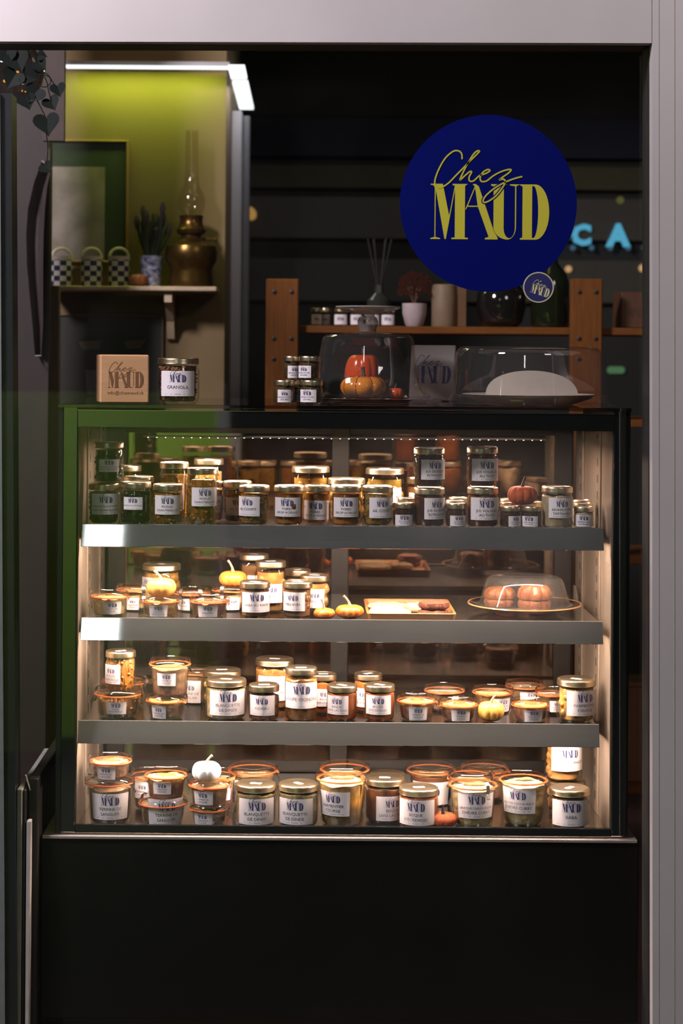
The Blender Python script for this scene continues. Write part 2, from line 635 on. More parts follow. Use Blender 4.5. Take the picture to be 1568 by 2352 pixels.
# ------------------------------------------------------------------ fillings
BLUEB = food('blueberries', [(0, (0.012, 0.012, 0.010)), (1, (0.02, 0.018, 0.016))], 90, rough=0.2, vscale=120)
CHANT = food('pickled_chanterelles', [(0, (0.24, 0.11, 0.025)), (0.5, (0.48, 0.24, 0.05)), (1, (0.60, 0.30, 0.07))], 50, 0.4, 0.25, 1.0, vscale=70, transl=0.25, stretch=(1, 1, 0.5))
CHANT2 = food('bright_chanterelles', [(0, (0.70, 0.30, 0.05)), (0.55, (0.85, 0.42, 0.08)), (1, (0.80, 0.55, 0.22))], 60, 0.4, 0.25, 1.0, vscale=90, transl=0.3, stretch=(1, 1, 0.35))
GARLIC = food('garlic_in_oil', [(0, (0.42, 0.30, 0.05)), (0.5, (0.55, 0.40, 0.09)), (1, (0.60, 0.46, 0.14))], 60, 0.3, 0.15, 1.0, vscale=65, transl=0.3)
PEAR = food('pears_in_syrup', [(0, (0.62, 0.32, 0.07)), (0.5, (0.62, 0.34, 0.09)), (1, (0.50, 0.24, 0.06))], 26, 0.3, 0.15, 0.6, vscale=40, transl=0.45)
YELLOWF = food('yellow_fruit_in_syrup', [(0, (0.80, 0.42, 0.05)), (1, (0.78, 0.50, 0.12))], 30, 0.3, 0.15, 0.7, vscale=45, transl=0.4)
GREENY = food('golden_pickles', [(0, (0.60, 0.42, 0.06)), (1, (0.62, 0.46, 0.10))], 30, 0.3, 0.15, 0.7, vscale=45, transl=0.4)
BEEF = food('dark_beef_gravy', [(0, (0.085, 0.030, 0.012)), (1, (0.12, 0.045, 0.018))], 25, rough=0.12, bump=0.05)
POUL = food('poultry_gravy', [(0, (0.11, 0.040, 0.010)), (0.6, (0.18, 0.070, 0.018)), (1, (0.22, 0.09, 0.03))], 25, rough=0.12, bump=0.05)
BUTTER = food('smoked_butter', [(0, (0.70, 0.62, 0.42)), (1, (0.74, 0.68, 0.50))], 30, rough=0.4, bump=0.15)
FIG = food('fig_batter', [(0, (0.95, 0.80, 0.42)), (0.6, (0.98, 0.90, 0.55)), (0.8, (0.95, 0.80, 0.42)), (1, (0.60, 0.36, 0.14))], 60, 0.2, bump=0.4)
CLAUDE = food('greengage_batter', [(0, (0.22, 0.11, 0.03)), (0.45, (0.30, 0.15, 0.04)), (0.6, (0.75, 0.50, 0.20)), (1, (0.80, 0.55, 0.24))], 55, 0.25)
FINAN = food('almond_cake', [(0, (0.16, 0.065, 0.022)), (0.7, (0.26, 0.11, 0.04)), (1, (0.34, 0.15, 0.06))], 120, 0.2, rough=0.7, vscale=260)
BABA = food('rum_baba', [(0, (0.35, 0.20, 0.10)), (1, (0.42, 0.26, 0.12))], 40, 0.3, 0.2, 0.8, vscale=40, transl=0.2)
BABAL = food('bright_rum_baba', [(0, (0.72, 0.50, 0.22)), (0.4, (0.75, 0.45, 0.15)), (1, (0.72, 0.42, 0.14))], 40, 0.3, 0.2, 0.8, vscale=45, transl=0.3)
TERR = food('boar_terrine', [(0, (0.28, 0.13, 0.10)), (0.55, (0.36, 0.20, 0.15)), (0.7, (0.55, 0.36, 0.18)), (0.82, (0.85, 0.56, 0.18)), (1, (0.88, 0.66, 0.30))], 70, 0.16, bump=0.6, vscale=90)
TERRG = food('grey_boar_terrine', [(0, (0.30, 0.15, 0.13)), (0.35, (0.34, 0.24, 0.17)), (0.8, (0.40, 0.29, 0.19)), (1, (0.50, 0.36, 0.22))], 60, 0.25, bump=0.6, vscale=80)
BLANQ = food('poultry_stew', [(0, (0.70, 0.60, 0.40)), (0.45, (0.78, 0.68, 0.46)), (0.62, (0.62, 0.48, 0.26)), (0.78, (0.26, 0.28, 0.11)), (1, (0.55, 0.50, 0.30))], 60, 0.16, bump=0.6, speck=(0.10, 0.14, 0.03))
LAMB = food('lamb_stew', [(0, (0.32, 0.15, 0.14)), (0.5, (0.40, 0.28, 0.14)), (0.7, (0.20, 0.10, 0.08)), (1, (0.42, 0.28, 0.20))], 60, 0.3, bump=0.8, vscale=90)
ONION = food('onion_soup', [(0, (0.34, 0.16, 0.05)), (0.5, (0.44, 0.22, 0.07)), (1, (0.58, 0.34, 0.12))], 60, 0.3, bump=0.4)
BISQ = food('shellfish_bisque', [(0, (0.30, 0.10, 0.035)), (0.85, (0.46, 0.17, 0.06)), (1, (0.62, 0.26, 0.10))], 30, 0.1, 0.2, 0.1)
BISQO = food('orange_bisque', [(0, (0.44, 0.13, 0.035)), (0.85, (0.62, 0.22, 0.06)), (1, (0.72, 0.30, 0.10))], 30, 0.1, 0.2, 0.1)
BISQB = food('brown_bisque', [(0, (0.20, 0.085, 0.05)), (0.9, (0.26, 0.12, 0.07)), (1, (0.6, 0.42, 0.2))], 30, 0.05, 0.25, 0.1)
SQUASH = food('squash_mash', [(0, (0.30, 0.22, 0.12)), (0.30, (0.36, 0.26, 0.13)), (0.50, (0.82, 0.46, 0.08)), (0.72, (0.90, 0.58, 0.12)), (1, (0.92, 0.74, 0.40))], 45, 0.16, bump=0.4)
SQUASH2 = food('squash_chunks', [(0, (0.45, 0.30, 0.10)), (0.35, (0.62, 0.40, 0.10)), (0.6, (0.86, 0.60, 0.14)), (1, (0.90, 0.70, 0.26))], 45, 0.3, bump=0.9, vscale=60)
GRATIN = food('cauliflower_gratin', [(0, (0.58, 0.52, 0.20)), (0.5, (0.72, 0.64, 0.32)), (0.75, (0.80, 0.66, 0.38)), (1, (0.82, 0.68, 0.42))], 50, 0.2, bump=0.8, vscale=70, speck=(0.25, 0.22, 0.06))
GRAN = food('granola_flakes', [(0, (0.20, 0.09, 0.035)), (0.5, (0.42, 0.22, 0.10)), (1, (0.26, 0.13, 0.05))], 160, 0.5, rough=0.6, bump=1.0, vscale=230)
STOCK = food('stock_paste', [(0, (0.085, 0.055, 0.020)), (1, (0.12, 0.08, 0.03))], 60, 0.3)
SMALLD = food('small_dark_gravy', [(0, (0.060, 0.028, 0.014)), (1, (0.09, 0.04, 0.02))], 60, 0.2, rough=0.15, bump=0.1)
CHUNKY = {}
for m_, n_, r_, sq_ in ((GARLIC, 46, 0.0085, (1, 0.8, 1.3)), (PEAR, 9, 0.019, (1, 0.7, 1.3)), (YELLOWF, 16, 0.017, (1, 0.8, 1.2)), (CHANT2, 34, 0.006, (0.7, 0.7, 3.4)), (CHANT, 34, 0.007, (0.9, 0.9, 2.4)),
                      (SQUASH2, 22, 0.012, (1, 0.9, 1.1)), (BABAL, 14, 0.014, (1, 0.8, 1.3)), (BABA, 14, 0.014, (1, 0.8, 1.3)), (BLUEB, 60, 0.0065, (1, 1, 1)), (GRAN, 90, 0.0042, (1.4, 1, 0.6)), (GREENY, 16, 0.015, (1, 0.8, 1.2))):
    CHUNKY[m_.name] = (n_, r_, sq_)

ITEMS = {}


def food_mesh(R, z0, z1, mat, parent, taper=1.0):
    """solid filling between z0 and z1 of the inner radius R; lumps at the wall where the filling is chunky"""
    mb = MB()
    ch = CHUNKY.get(mat.name)
    Rb = R * taper
    h = z1 - z0
    if ch:
        k = 0.90
        mb.lathe([(0, z0), (Rb * k * 0.9, z0), (Rb * k, z0 + 0.05 * h), (R * k, z1 - 0.02 * h), (R * k * 0.8, z1 - 0.003), (0, z1 - 0.002)], 24)
        n, r, sq = ch
        n = int(n * (R / 0.033) ** 1.2)
        for i in range(n):
            a = random.uniform(PI, 2 * PI) if i % 4 else random.uniform(0, 2 * PI)
            z = random.uniform(z0 + r, z1 - r * 0.8)
            Rz = (Rb + (R - Rb) * (z - z0) / h)
            rr = Rz - r * 0.72
            mb.ball((rr * math.cos(a), rr * math.sin(a), z), r * random.uniform(0.7, 1.0), (min(sq[0], 0.9), min(sq[1], 0.9), min(sq[2], 1.0)) if sq[2] < 1.5 else (0.8, 0.8, 1.0), 1 if n > 40 else 2)
            if sq[2] > 1.5:   # long mushroom stems
                L_ = r * sq[2]
                zz = min(max(z, z0 + L_), z1 - L_)
                rr = Rz - r * 0.8
                dx = random.uniform(-0.25, 0.25)
                mb.tube([(rr * math.cos(a), rr * math.sin(a), zz - L_), (rr * 1.01 * math.cos(a + dx * 0.4), rr * 1.01 * math.sin(a + dx * 0.4), zz), (rr * math.cos(a + dx), rr * math.sin(a + dx), zz + L_)], [r * 0.45, r * 0.6, r * 0.5], 6)
    else:
        def mod(r, z, a):
            if z > z0 + 0.8 * h:
                return r, z + 0.0016 * math.sin(3 * a + R * 900) + 0.001 * math.sin(7 * a)
            return r, z
        mb.lathe([(0, z0), (Rb * 0.93, z0), (Rb, z0 + 0.05 * h), (R * 0.5 + Rb * 0.5, z0 + 0.5 * h), (R, z1 - 0.03 * h), (R * 0.93, z1), (R * 0.5, z1 + 0.001), (0, z1)], 32, mod=mod)
    return mb.build('filling', mat, parent)


def twist_jar(key, label, group, cx, top, wpx, Y, base, fill_mat, text=None, rect=None, fill_h=0.80, sticker=True, cat='jar', small=False, tilt=0.0):
    """round glass jar with a gold twist lid. cx, top, wpx in photo pixels; base = surface height"""
    R = M(wpx, Y) / 2
    if base in ITEMS:
        Y = ITEMS[base]['Y'] if Y is None else Y
    z0 = (ITEMS[base]['top'] if base in ITEMS else base) + 0.0004
    zt = P(cx, top, Y + R * 0.6).z
    h = max(zt - z0, 0.03)
    x = XatZ(cx, z0 + h / 2, Y)
    t = thing('glass_jar', label, cat, (x, Y, z0), 0, group)
    lh = min(0.0135, h * 0.22)
    g = 0.9
    prof = [(0, 0.003), (0.70 * R, 0.0025), (0.82 * R, 0), (0.93 * R, 0.003), (R, 0.012), (R, h - lh - 0.020), (0.985 * R, h - lh - 0.013), (0.92 * R, h - lh - 0.006), (0.90 * R, h - lh - 0.001), (0.915 * R, h - lh + 0.001), (0.915 * R, h - 0.003)]
    if h < 0.06:
        prof = [(0, 0.002), (0.80 * R, 0), (0.93 * R, 0.002), (R, 0.007), (R, h - lh - 0.011), (0.93 * R, h - lh - 0.004), (0.90 * R, h - lh), (0.90 * R, h - 0.003)]
    MB().lathe(prof, 40).build('glass_body', mGLASS, t)
    Rl = R * 0.985
    MB().lathe([(0.90 * Rl, h - lh), (0.985 * Rl, h - lh), (Rl, h - lh + 0.001), (0.985 * Rl, h - lh + 0.003), (0.99 * Rl, h - 0.004), (0.97 * Rl, h - 0.0012), (0.93 * Rl, h), (0.84 * Rl, h), (0.80 * Rl, h - 0.0016), (0.45 * Rl, h - 0.0016), (0, h - 0.0016)], 40).build('lid', mGOLD, t, angle=50)
    if sticker:
        a = random.uniform(-0.9, 0.9)
        s = min(0.012, R * 0.34)
        lid = t.children[-1]
        c_, s_ = math.cos(a), math.sin(a)
        vs = [(u * s * c_ - v * s * s_ * 0.5, u * s * s_ + v * s * c_ * 0.55, h - 0.0011) for u, v in ((-1, -1), (1, -1), (1, 1), (-1, 1))]
        MB().add(vs, [(0, 1, 2, 3)]).build('lid_sticker', mPAPER, lid, smooth=False, fix=False)
    food_mesh(R * 0.945, 0.004, fill_h * h if h > 0.06 else 0.72 * h, fill_mat, t, 0.97)
    if text is not None:
        if rect is None:
            lw_, lh_, lx, lz = 0.78 * 2 * R, 0.45 * h, 0.0, 0.42 * h
        else:
            x0, x1, y0, y1 = rect
            lx = M((x0 + x1) / 2 - cx, Y - R)
            lh_ = M(y1 - y0, Y - R)
            lz = P(cx, (y0 + y1) / 2, Y - R).z - z0
            lw_ = M(x1 - x0, Y - R)
            s0 = max(-0.96, min(0.96, (lx - lw_ / 2) / R)); s1 = max(-0.96, min(0.96, (lx + lw_ / 2) / R))
            a0, a1 = math.asin(s0), math.asin(s1)
            lw_ = (a1 - a0) * R
            lx = R * (a0 + a1) / 2
            lz = max(lh_ / 2 + 0.004, min(lz, h - lh - lh_ / 2 - 0.006))
        wrap_label(t, lambda z: R, lz, lw_, lh_, lx / R, text, tilt=tilt, small=small)
    ITEMS[key] = dict(top=z0 + h, Y=Y, x=x, R=R, obj=t)
    return t


def clip_jar(key, label, group, cx, top, wpx, Y, base, fill_mat, text=None, rect=None, fill_h=0.78, clips=(25, 205), tab=250, tilt=0.0, straight=False):
    """preserving jar with a glass lid, orange rubber ring and steel clips"""
    R = M(wpx, Y) / 2
    z0 = (ITEMS[base]['top'] if base in ITEMS else base) + 0.0004
    zt = P(cx, top, Y + R * 0.6).z
    h = max(zt - z0, 0.045)
    x = XatZ(cx, z0 + h / 2, Y)
    t = thing('clip_jar', label, 'jar', (x, Y, z0), 0, group)
    zr = h - 0.0124           # height of the rubber ring
    rb, rt = (0.80 * R, 0.90 * R) if not straight else (0.86 * R, 0.90 * R)

    def rf(z):
        k = max(0.0, min(1.0, z / zr))
        return rb + (rt - rb) * k
    MB().lathe([(0, 0.004), (rb * 0.8, 0.003), (rb * 0.88, 0), (rb * 0.97, 0.002), (rf(0.008), 0.008), (rf(zr * 0.5), zr * 0.5), (rf(zr - 0.010), zr - 0.010), (0.93 * R, zr - 0.006), (0.985 * R, zr - 0.0045), (0.99 * R, zr - 0.0005), (0.93 * R, zr), (0.90 * R, zr - 0.001)], 44).build('glass_bowl', mWECK, t)
    ring = MB().lathe([(0.90 * R, zr + 0.0002), (0.99 * R, zr - 0.0002), (1.0 * R, zr + 0.0010), (0.99 * R, zr + 0.0024), (0.90 * R, zr + 0.0022), (0.90 * R, zr + 0.0002)], 44)
    a = math.radians(tab)
    da = 0.20
    pts = [(0.985 * R, a - da), (1.05 * R, a - da * 0.5), (1.075 * R, a), (1.05 * R, a + da * 0.5), (0.985 * R, a + da)]
    n = len(pts)
    ring.add([(r * math.cos(b), r * math.sin(b), zr + 0.0018 - (r - 0.985 * R) * 0.9) for r, b in pts] + [(r * math.cos(b), r * math.sin(b), zr + 0.0002 - (r - 0.985 * R) * 0.9) for r, b in pts],
             [tuple(range(n)), tuple(range(2 * n - 1, n - 1, -1))] + [(i, i + n, i + 1 + n, i + 1) for i in range(n - 1)])
    ring.build('rubber_ring', mRUBBER, t, fix=False)
    zl = zr + 0.0024
    MB().lathe([(0.90 * R, zl), (0.985 * R, zl), (0.99 * R, zl + 0.003), (0.975 * R, zl + 0.0056), (0.93 * R, zl + 0.0082), (0.89 * R, zl + 0.0100), (0.84 * R, zl + 0.0098), (0.81 * R, zl + 0.0065), (0.74 * R, zl + 0.0040), (0.3 * R, zl + 0.0042), (0, zl + 0.0042)], 44).build('glass_lid', mWECK, t)
    for c in clips:
        a = math.radians(c)
        ca, sa = math.cos(a), math.sin(a)
        path = [(0.79, zl + 0.0110), (0.90, zl + 0.0125), (1.0, zl + 0.0075), (1.02, zl), (1.01, zr - 0.006), (0.96, zr - 0.009), (1.05, zr - 0.017), (1.08, zr - 0.020)]
        vs, fs = [], []
        wd = 0.0042
        for r, z in path:
            for s in (-1, 1):
                vs.append((r * R * ca - s * wd * sa, r * R * sa + s * wd * ca, z))
        for i in range(len(path) - 1):
            fs.append((2 * i, 2 * i + 1, 2 * i + 3, 2 * i + 2))
        k = len(vs)
        vs += [(v[0] * 1.012, v[1] * 1.012, v[2] + 0.0005) for v in vs]
        fs += [tuple(i + k for i in reversed(f)) for f in fs]
        MB().add(vs, fs).build('clip', mWIRE, t, fix=False)
    fh = fill_h * h
    food_mesh(rf(fh) - 0.0022, 0.005, fh, fill_mat, t, (rb - 0.0022) / (rf(fh) - 0.0022))
    if text is not None and rect is not None:
        x0, x1, y0, y1 = rect
        Yf = Y - R * 0.85
        lx = M((x0 + x1) / 2 - cx, Yf)
        lw_, lh_ = M(x1 - x0, Yf), M(y1 - y0, Yf)
        lz = P(cx, (y0 + y1) / 2, Yf).z - z0
        lz = max(lh_ / 2 + 0.003, min(lz, zr - lh_ / 2 - 0.006))
        r0 = rf(lz)
        a0 = math.asin(max(-0.95, min(0.95, (lx - lw_ / 2) / r0))); a1 = math.asin(max(-0.95, min(0.95, (lx + lw_ / 2) / r0)))
        wrap_label(t, rf, lz, (a1 - a0) * r0, lh_, (a0 + a1) / 2, text, tilt=tilt)
    ITEMS[key] = dict(top=z0 + zl + 0.0058, Y=Y, x=x, R=R, obj=t, rim=z0 + h)
    return t


def pumpkin(key, label, group, cx, wpx, top, stem_top, Y, base, mat, stem_mat, ribs=8, depth=0.06, lean=(0.3, 0.0), exact_h=None, sink=0.0, cat='pumpkin'):
    R = M(wpx, Y) / 2
    z0 = (ITEMS[base]['top'] - sink if base in ITEMS else base) + 0.0006
    h = exact_h or max(P(cx, top, Y).z - z0, R)
    x = XatZ(cx, z0 + h / 2, Y)
    t = thing('decorative_pumpkin', label, cat, (x, Y, z0), random.uniform(0, 0.4), group)
    prof = []
    n = 16
    for i in range(n + 1):
        a = -PI / 2 + PI * i / n
        r = math.cos(a) ** 0.75 * R if 0 < i < n else 0
        z = h / 2 + math.sin(a) * h / 2
        if i > n * 0.75:
            z -= (1 - r / R) ** 2 * h * 0.16
        if i < n * 0.25:
            z += (1 - r / R) ** 2 * h * 0.05
        prof.append((r, z))

    def mod(r, z, a):
        c = abs(math.cos(a * ribs / 2))
        return r * (1 - depth * (1 - c) ** 1.6 * 1.6), z
    MB().lathe(prof, ribs * 8, mod=mod).build('flesh', mat, t, angle=60)
    sh = max(M((top - stem_top), Y), 0.008)
    zb = h - 0.16 * h
    pts = [(0, 0, zb), (lean[0] * sh * 0.2, lean[1] * sh * 0.1, zb + (sh + 0.16 * h) * 0.45), (lean[0] * sh * 0.7, 0, zb + (sh + 0.16 * h) * 0.8), (lean[0] * sh * 1.1, 0, zb + (sh + 0.16 * h))]
    MB().tube(pts, [R * 0.16, R * 0.085, R * 0.08, R * 0.10], 7).build('stem', stem_mat, t)
    t.rotation_euler = (0, 0, 0)
    ITEMS[key] = dict(top=z0 + h, Y=Y, x=x, R=R, obj=t)
    return t


# =================================================================== SETTING
X0, X1 = -0.532, 0.697          # outer sides of the case
I0, I1 = -0.490, 0.662          # inner sides
YB = 0.55                       # depth of the interior
ZT = 1.391                      # top of the case
ZL = 0.467                      # ledge
ZF = 0.474                      # floor of the case
Z1, Z2, Z3 = 1.124, 0.921, 0.6975  # shelf surfaces

YW = -0.13                      # shop window plane
mWALL = pbr('cream_plaster', (0.18, 0.122, 0.055), 0.85, 0, (0.17, 0.115, 0.052), 4)
mDARKB = pbr('dark_brown_panel', (0.026, 0.016, 0.012), 0.6, 0, (0.020, 0.012, 0.010), 3, stretch=(6, 6, 1))
mMIDB = pbr('brown_plaster', (0.15, 0.095, 0.068), 0.8, 0, (0.14, 0.088, 0.062), 3)
mNIGHT = pbr('dark_back_wall', (0.012, 0.011, 0.008), 0.7, 0, (0.010, 0.009, 0.007), 2)
mNAVY = pbr('navy_wall_band', (0.004, 0.004, 0.022), 0.7, 0, (0.0035, 0.0035, 0.020), 2)
mGREYC = pbr('grey_painted_metal', (0.48, 0.46, 0.48), 0.35, 0.1, (0.45, 0.43, 0.45), 2)
mPINE = pbr('pine_wood', (0.18, 0.064, 0.014), 0.65, 0, (0.14, 0.048, 0.010), 9, stretch=(14, 14, 1.2), bump=0.05, spec=0.15)
mPINEH = pbr('pine_board', (0.18, 0.064, 0.014), 0.65, 0, (0.14, 0.048, 0.010), 9, stretch=(1.2, 14, 14), bump=0.05, spec=0.15)

# street and ground outside, room floor and ceiling
structure(MB().box(-4, 4, -10, YW - 0.08, -0.06, 0).build('ground', pbr('wet_asphalt', (0.035, 0.035, 0.036), 0.5, 0, (0.05, 0.05, 0.05), 40, bump=0.3), smooth=False))
structure(MB().box(-3, 3, YW - 0.08, 4.2, -0.05, 0.0).build('floor', pbr('red_brown_floor', (0.10, 0.045, 0.035), 0.5, 0, (0.085, 0.04, 0.03), 6), smooth=False))
structure(MB().box(-3, 3, 0.2, 4.2, 3.0, 3.06).build('ceiling', pbr('dark_ceiling', (0.05, 0.045, 0.03), 0.8), smooth=False))
bw = structure(MB().box(-3, 3, 3.2, 3.3, 0, 3.0).build('wall_back', mNIGHT, smooth=False))
# horizontal bands of the rear wall: navy fascia, grey reflection painted as a panel, pale shutter
def band(y0, y1, x0, x1, mat, name, Yb=3.16, th=0.04):
    a, b = P(x0, y0, Yb), P(x1, y1, Yb)
    o = MB().bbox(a.x, b.x, Yb, Yb + th, b.z, a.z, 0.004).build(name, mat)
    return structure(o)
band(265, 368, 560, 1700, mNAVY, 'trim_1')
band(375, 440, 560, 1700, pbr('olive_panel', (0.05, 0.045, 0.014), 0.6), 'trim_2')
band(448, 556, 560, 1700, pbr('grey_reflection_band', (0.045, 0.038, 0.028), 0.45), 'trim_3', th=0.06)  # a grey reflection built as a wall panel
band(590, 700, 560, 1700, pbr('grey_green_shutter', (0.040, 0.038, 0.026), 0.45), 'trim_4', th=0.05)

# cream wall block to the left, facing the street
YC = 1.5
a, b = P(105, 96, YC), P(503, 2300, YC)
structure(MB().box(P(60, 0, YC).x, b.x, YC, YC + 1.1, 0, 3.0).build('wall_left', mWALL, smooth=False))
# dark brown side wall panel at the far left, nearer to the window
YD = 0.95
structure(MB().box(P(-60, 0, YD).x, P(108, 1200, YD).x, YD, YD + 0.05, 0, 3.0).build('partition', mDARKB, smooth=False))
structure(MB().box(P(108, 0, 1.2).x, P(140, 0, 1.2).x, 1.2, 1.24, 0, P(0, 655, 1.2).z).build('trim_5', mMIDB, smooth=False))
structure(MB().box(P(100, 0, 0.9).x, P(149, 0, 0.9).x, 0.90, 0.93, P(0, 322, 0.9).z, 3.0).build('trim_reflection', pbr('purple_brown_panel', (0.055, 0.036, 0.031), 0.7), smooth=False))  # solid panel stands in for a dark reflection on the shop window
# grey metal column next to the cream wall
c0 = P(531, 255, 1.9).x
structure(MB().bbox(c0, P(556, 255, 1.9).x, 1.9, 1.98, 0, P(0, 250, 1.9).z, 0.004).build('trim_6', mGREYC))
structure(MB().bbox(P(558, 255, 1.94).x, P(574, 255, 1.94).x, 1.94, 2.0, 0, P(0, 262, 1.94).z, 0.003).build('trim_7', pbr('slate_metal', (0.16, 0.16, 0.18), 0.4)))

# ceiling light line along the cream wall: white luminous profile
lt = thing('ceiling_light', 'white luminous profile running along the top of the cream wall', 'lamp', (0, 0, 0))
zl_ = P(300, 152, 1.42).z
xa, xb = P(150, 152, 1.42).x, P(528, 152, 1.42).x
MB().bbox(xa, xb, 1.40, 1.44, zl_ - 0.001, zl_ + 0.012, 0.001).build('housing', mGREYC, lt)
MB().box(xa + 0.002, xb - 0.002, 1.398, 1.436, zl_ - 0.006, zl_ - 0.001).build('diffuser', emit('white_tube_light', (0.95, 0.97, 1.0), 1.5), lt, smooth=False)
xw = M(34, 1.45)
for k, (ya, yb_) in enumerate(((1.40, 1.62), (1.70, 2.30))):
    MB().box(xb - 0.005, xb + xw, ya, yb_, zl_ - 0.006, zl_ + 0.004).build('diffuser', emit('white_tube_light', (0.95, 0.97, 1.0), 1.5), lt, smooth=False)

# shop window: aluminium frame and glass
YF0, YF1 = YW - 0.07, YW + 0.03


def px_prism(poly, ya, yb_, name, mat, **kw):
    n = len(poly)
    vs = [P(x, y, ya) for x, y in poly]
    k = (D + yb_) / (D + ya)
    vs += [Vector((v.x, yb_, v.z)) for v in vs]
    fs = [tuple(range(n)), tuple(range(2 * n - 1, n - 1, -1))] + [(i, i + n, (i + 1) % n + n, (i + 1) % n) for i in range(n)]
    return MB().add(vs, fs).build(name, mat, smooth=False, **kw)


win = bpy.data.objects.new('window_1', None); COL.objects.link(win); win['kind'] = 'structure'
for nm, poly in (('top_frame', [(-60, -60), (1496.0, -60), (1496.0, 99), (-60, 95)]), ('side_frame', [(1497.2, -60), (1640, -60), (1640, 2420), (1498, 2420)])):
    px_prism(poly, YF0, YF1, nm, mALU, parent=win)
for nm, poly in (('gasket', [(-60, 95.5), (1496, 99.5), (1496, 106), (-60, 102)]), ('gasket', [(1489, 106), (1496.5, 99), (1497.5, 2420), (1488, 2420)])):
    px_prism(poly, YF0 + 0.03, YF1, nm, pbr('black_gasket', (0.012, 0.012, 0.012), 0.5), parent=win)
# grooves of the frame profile
for x in (1512, 1548):
    px_prism([(x, -60), (x + 1.2, -60), (x + 1.4, 2420), (x, 2420)], YF0 - 0.0006, YF0 + 0.002, 'frame_groove', pbr('worn_aluminium', (0.42, 0.40, 0.40), 0.5, 0.3), parent=win)
px_prism([(-60, 96), (1492, 100), (1494, 2420), (-60, 2420)], YW - 0.003, YW + 0.003, 'pane', mSHOPPANE, parent=win)
# black post left
px_prism([(1, 214), (26, 214), (38, 2420), (12, 2420)], -0.09, -0.02, 'trim_8', pbr('black_door_profile', (0.012, 0.013, 0.016), 0.35, 0.1))
structure(bpy.data.objects['trim_8'])
structure(px_prism([(-80, 214), (0, 214), (11, 2420), (-80, 2420)], -0.10, -0.04, 'trim_9', pbr('grey_green_profile', (0.16, 0.18, 0.18), 0.5)))

# stickers on the shop window
st = thing('window_sticker', 'large round blue window sticker with yellow script and lettering', 'sticker', (0, 0, 0))
c = P(1121, 467, YW - 0.004)
mBLUE = pbr('ultramarine_vinyl', (0.0003, 0.003, 0.095), 0.6, 0, (0.0003, 0.003, 0.090), 300, spec=0.06)
mYEL = pbr('yellow_vinyl', (0.42, 0.40, 0.035), 0.6, 0, (0.41, 0.39, 0.033), 300, spec=0.2)
st.location = c
RS = M(203, YW)
MB().lathe([(0, 0), (RS, 0), (RS, 0.0006), (0, 0.0006)], 96).build('vinyl_disc', mBLUE, st, rot=(PI / 2, 0, 0), smooth=False)


def sticker_print(parent, k, ox, oz, y, mat, edge=None, sw=9.5, rot=0.0, script=True, thick=True):
    cr, sr = math.cos(rot), math.sin(rot)
    def f(off):
        return lambda a, b: ((a * k * cr - b * k * sr) + ox, y - off, (a * k * sr + b * k * cr) + oz)
    flat_print(logo_geo(False), 'lettering', mat, parent, f(0.0004))
    if edge:
        v, fc = ribbon(CHEZ[40:], sw * 1.9, 8)
        flat_print([(norm(v), fc)], 'script_outline', edge, parent, f(0.0006))
    v, fc = ribbon(CHEZ, sw * 0.8, 10)
    flat_print([(norm(v), fc)], 'script', mat, parent, f(0.0009))


# lettering: sticker crop pixels (scale 2.2147, origin 860,220) -> photo pixels
kk = M(604 / 2.2147, YW)
lc = P(860 + 585 / 2.2147, 220 + 731 / 2.2147, YW - 0.004)
sticker_print(st, kk, lc.x - c.x, lc.z - c.z, -0.0008, mYEL, mBLUE, rot=-ROLL * 0)
s2 = thing('round_badge', 'small round blue badge with cream rim and tilted lettering under the large sticker', 'badge', P(1236, 660, YW - 0.006))
MB().lathe([(0, 0), (M(31.5), 0), (M(31.5), 0.0012), (0, 0.0012)], 48).build('badge_face', pbr('navy_vinyl', (0.010, 0.012, 0.10), 0.5), s2, rot=(PI / 2, 0, 0), smooth=False)
MB().lathe([(M(31.5), 0), (M(34), 0), (M(34), 0.0016), (M(31.5), 0.0016), (M(31.5), 0)], 48).build('badge_rim', pbr('cream_rim', (0.50, 0.46, 0.30), 0.5), s2, rot=(PI / 2, 0, 0), smooth=False)
sticker_print(s2, M(42), 0.001, -M(17), -0.0014, pbr('cream_print', (0.55, 0.52, 0.30), 0.5), None, sw=14, rot=math.radians(-17))

# =================================================================== DISPLAY CASE
case = thing('display_case', 'glass fronted refrigerated display case with three steel shelves on the black cabinet', 'display case', (0, 0, 0))
# frame borders of the front glass (enamelled edge)
MB().bbox(X0 + 0.012, I0, -0.003, 0.012, ZL + 0.006, ZT - 0.004, 0.001).build('front_border', mBORDER, case)
MB().bbox(I1, X1 - 0.001, -0.003, 0.012, ZL + 0.006, ZT - 0.006, 0.001).build('front_border', mBORDER, case)
MB().bbox(I0, I1, -0.003, 0.012, ZT - 0.050, ZT - 0.013, 0.001).build('front_border', mBORDER, case)
MB().bbox(I0, I1, -0.003, 0.008, ZL + 0.004, ZL + 0.021, 0.001).build('front_border', mBORDER, case)
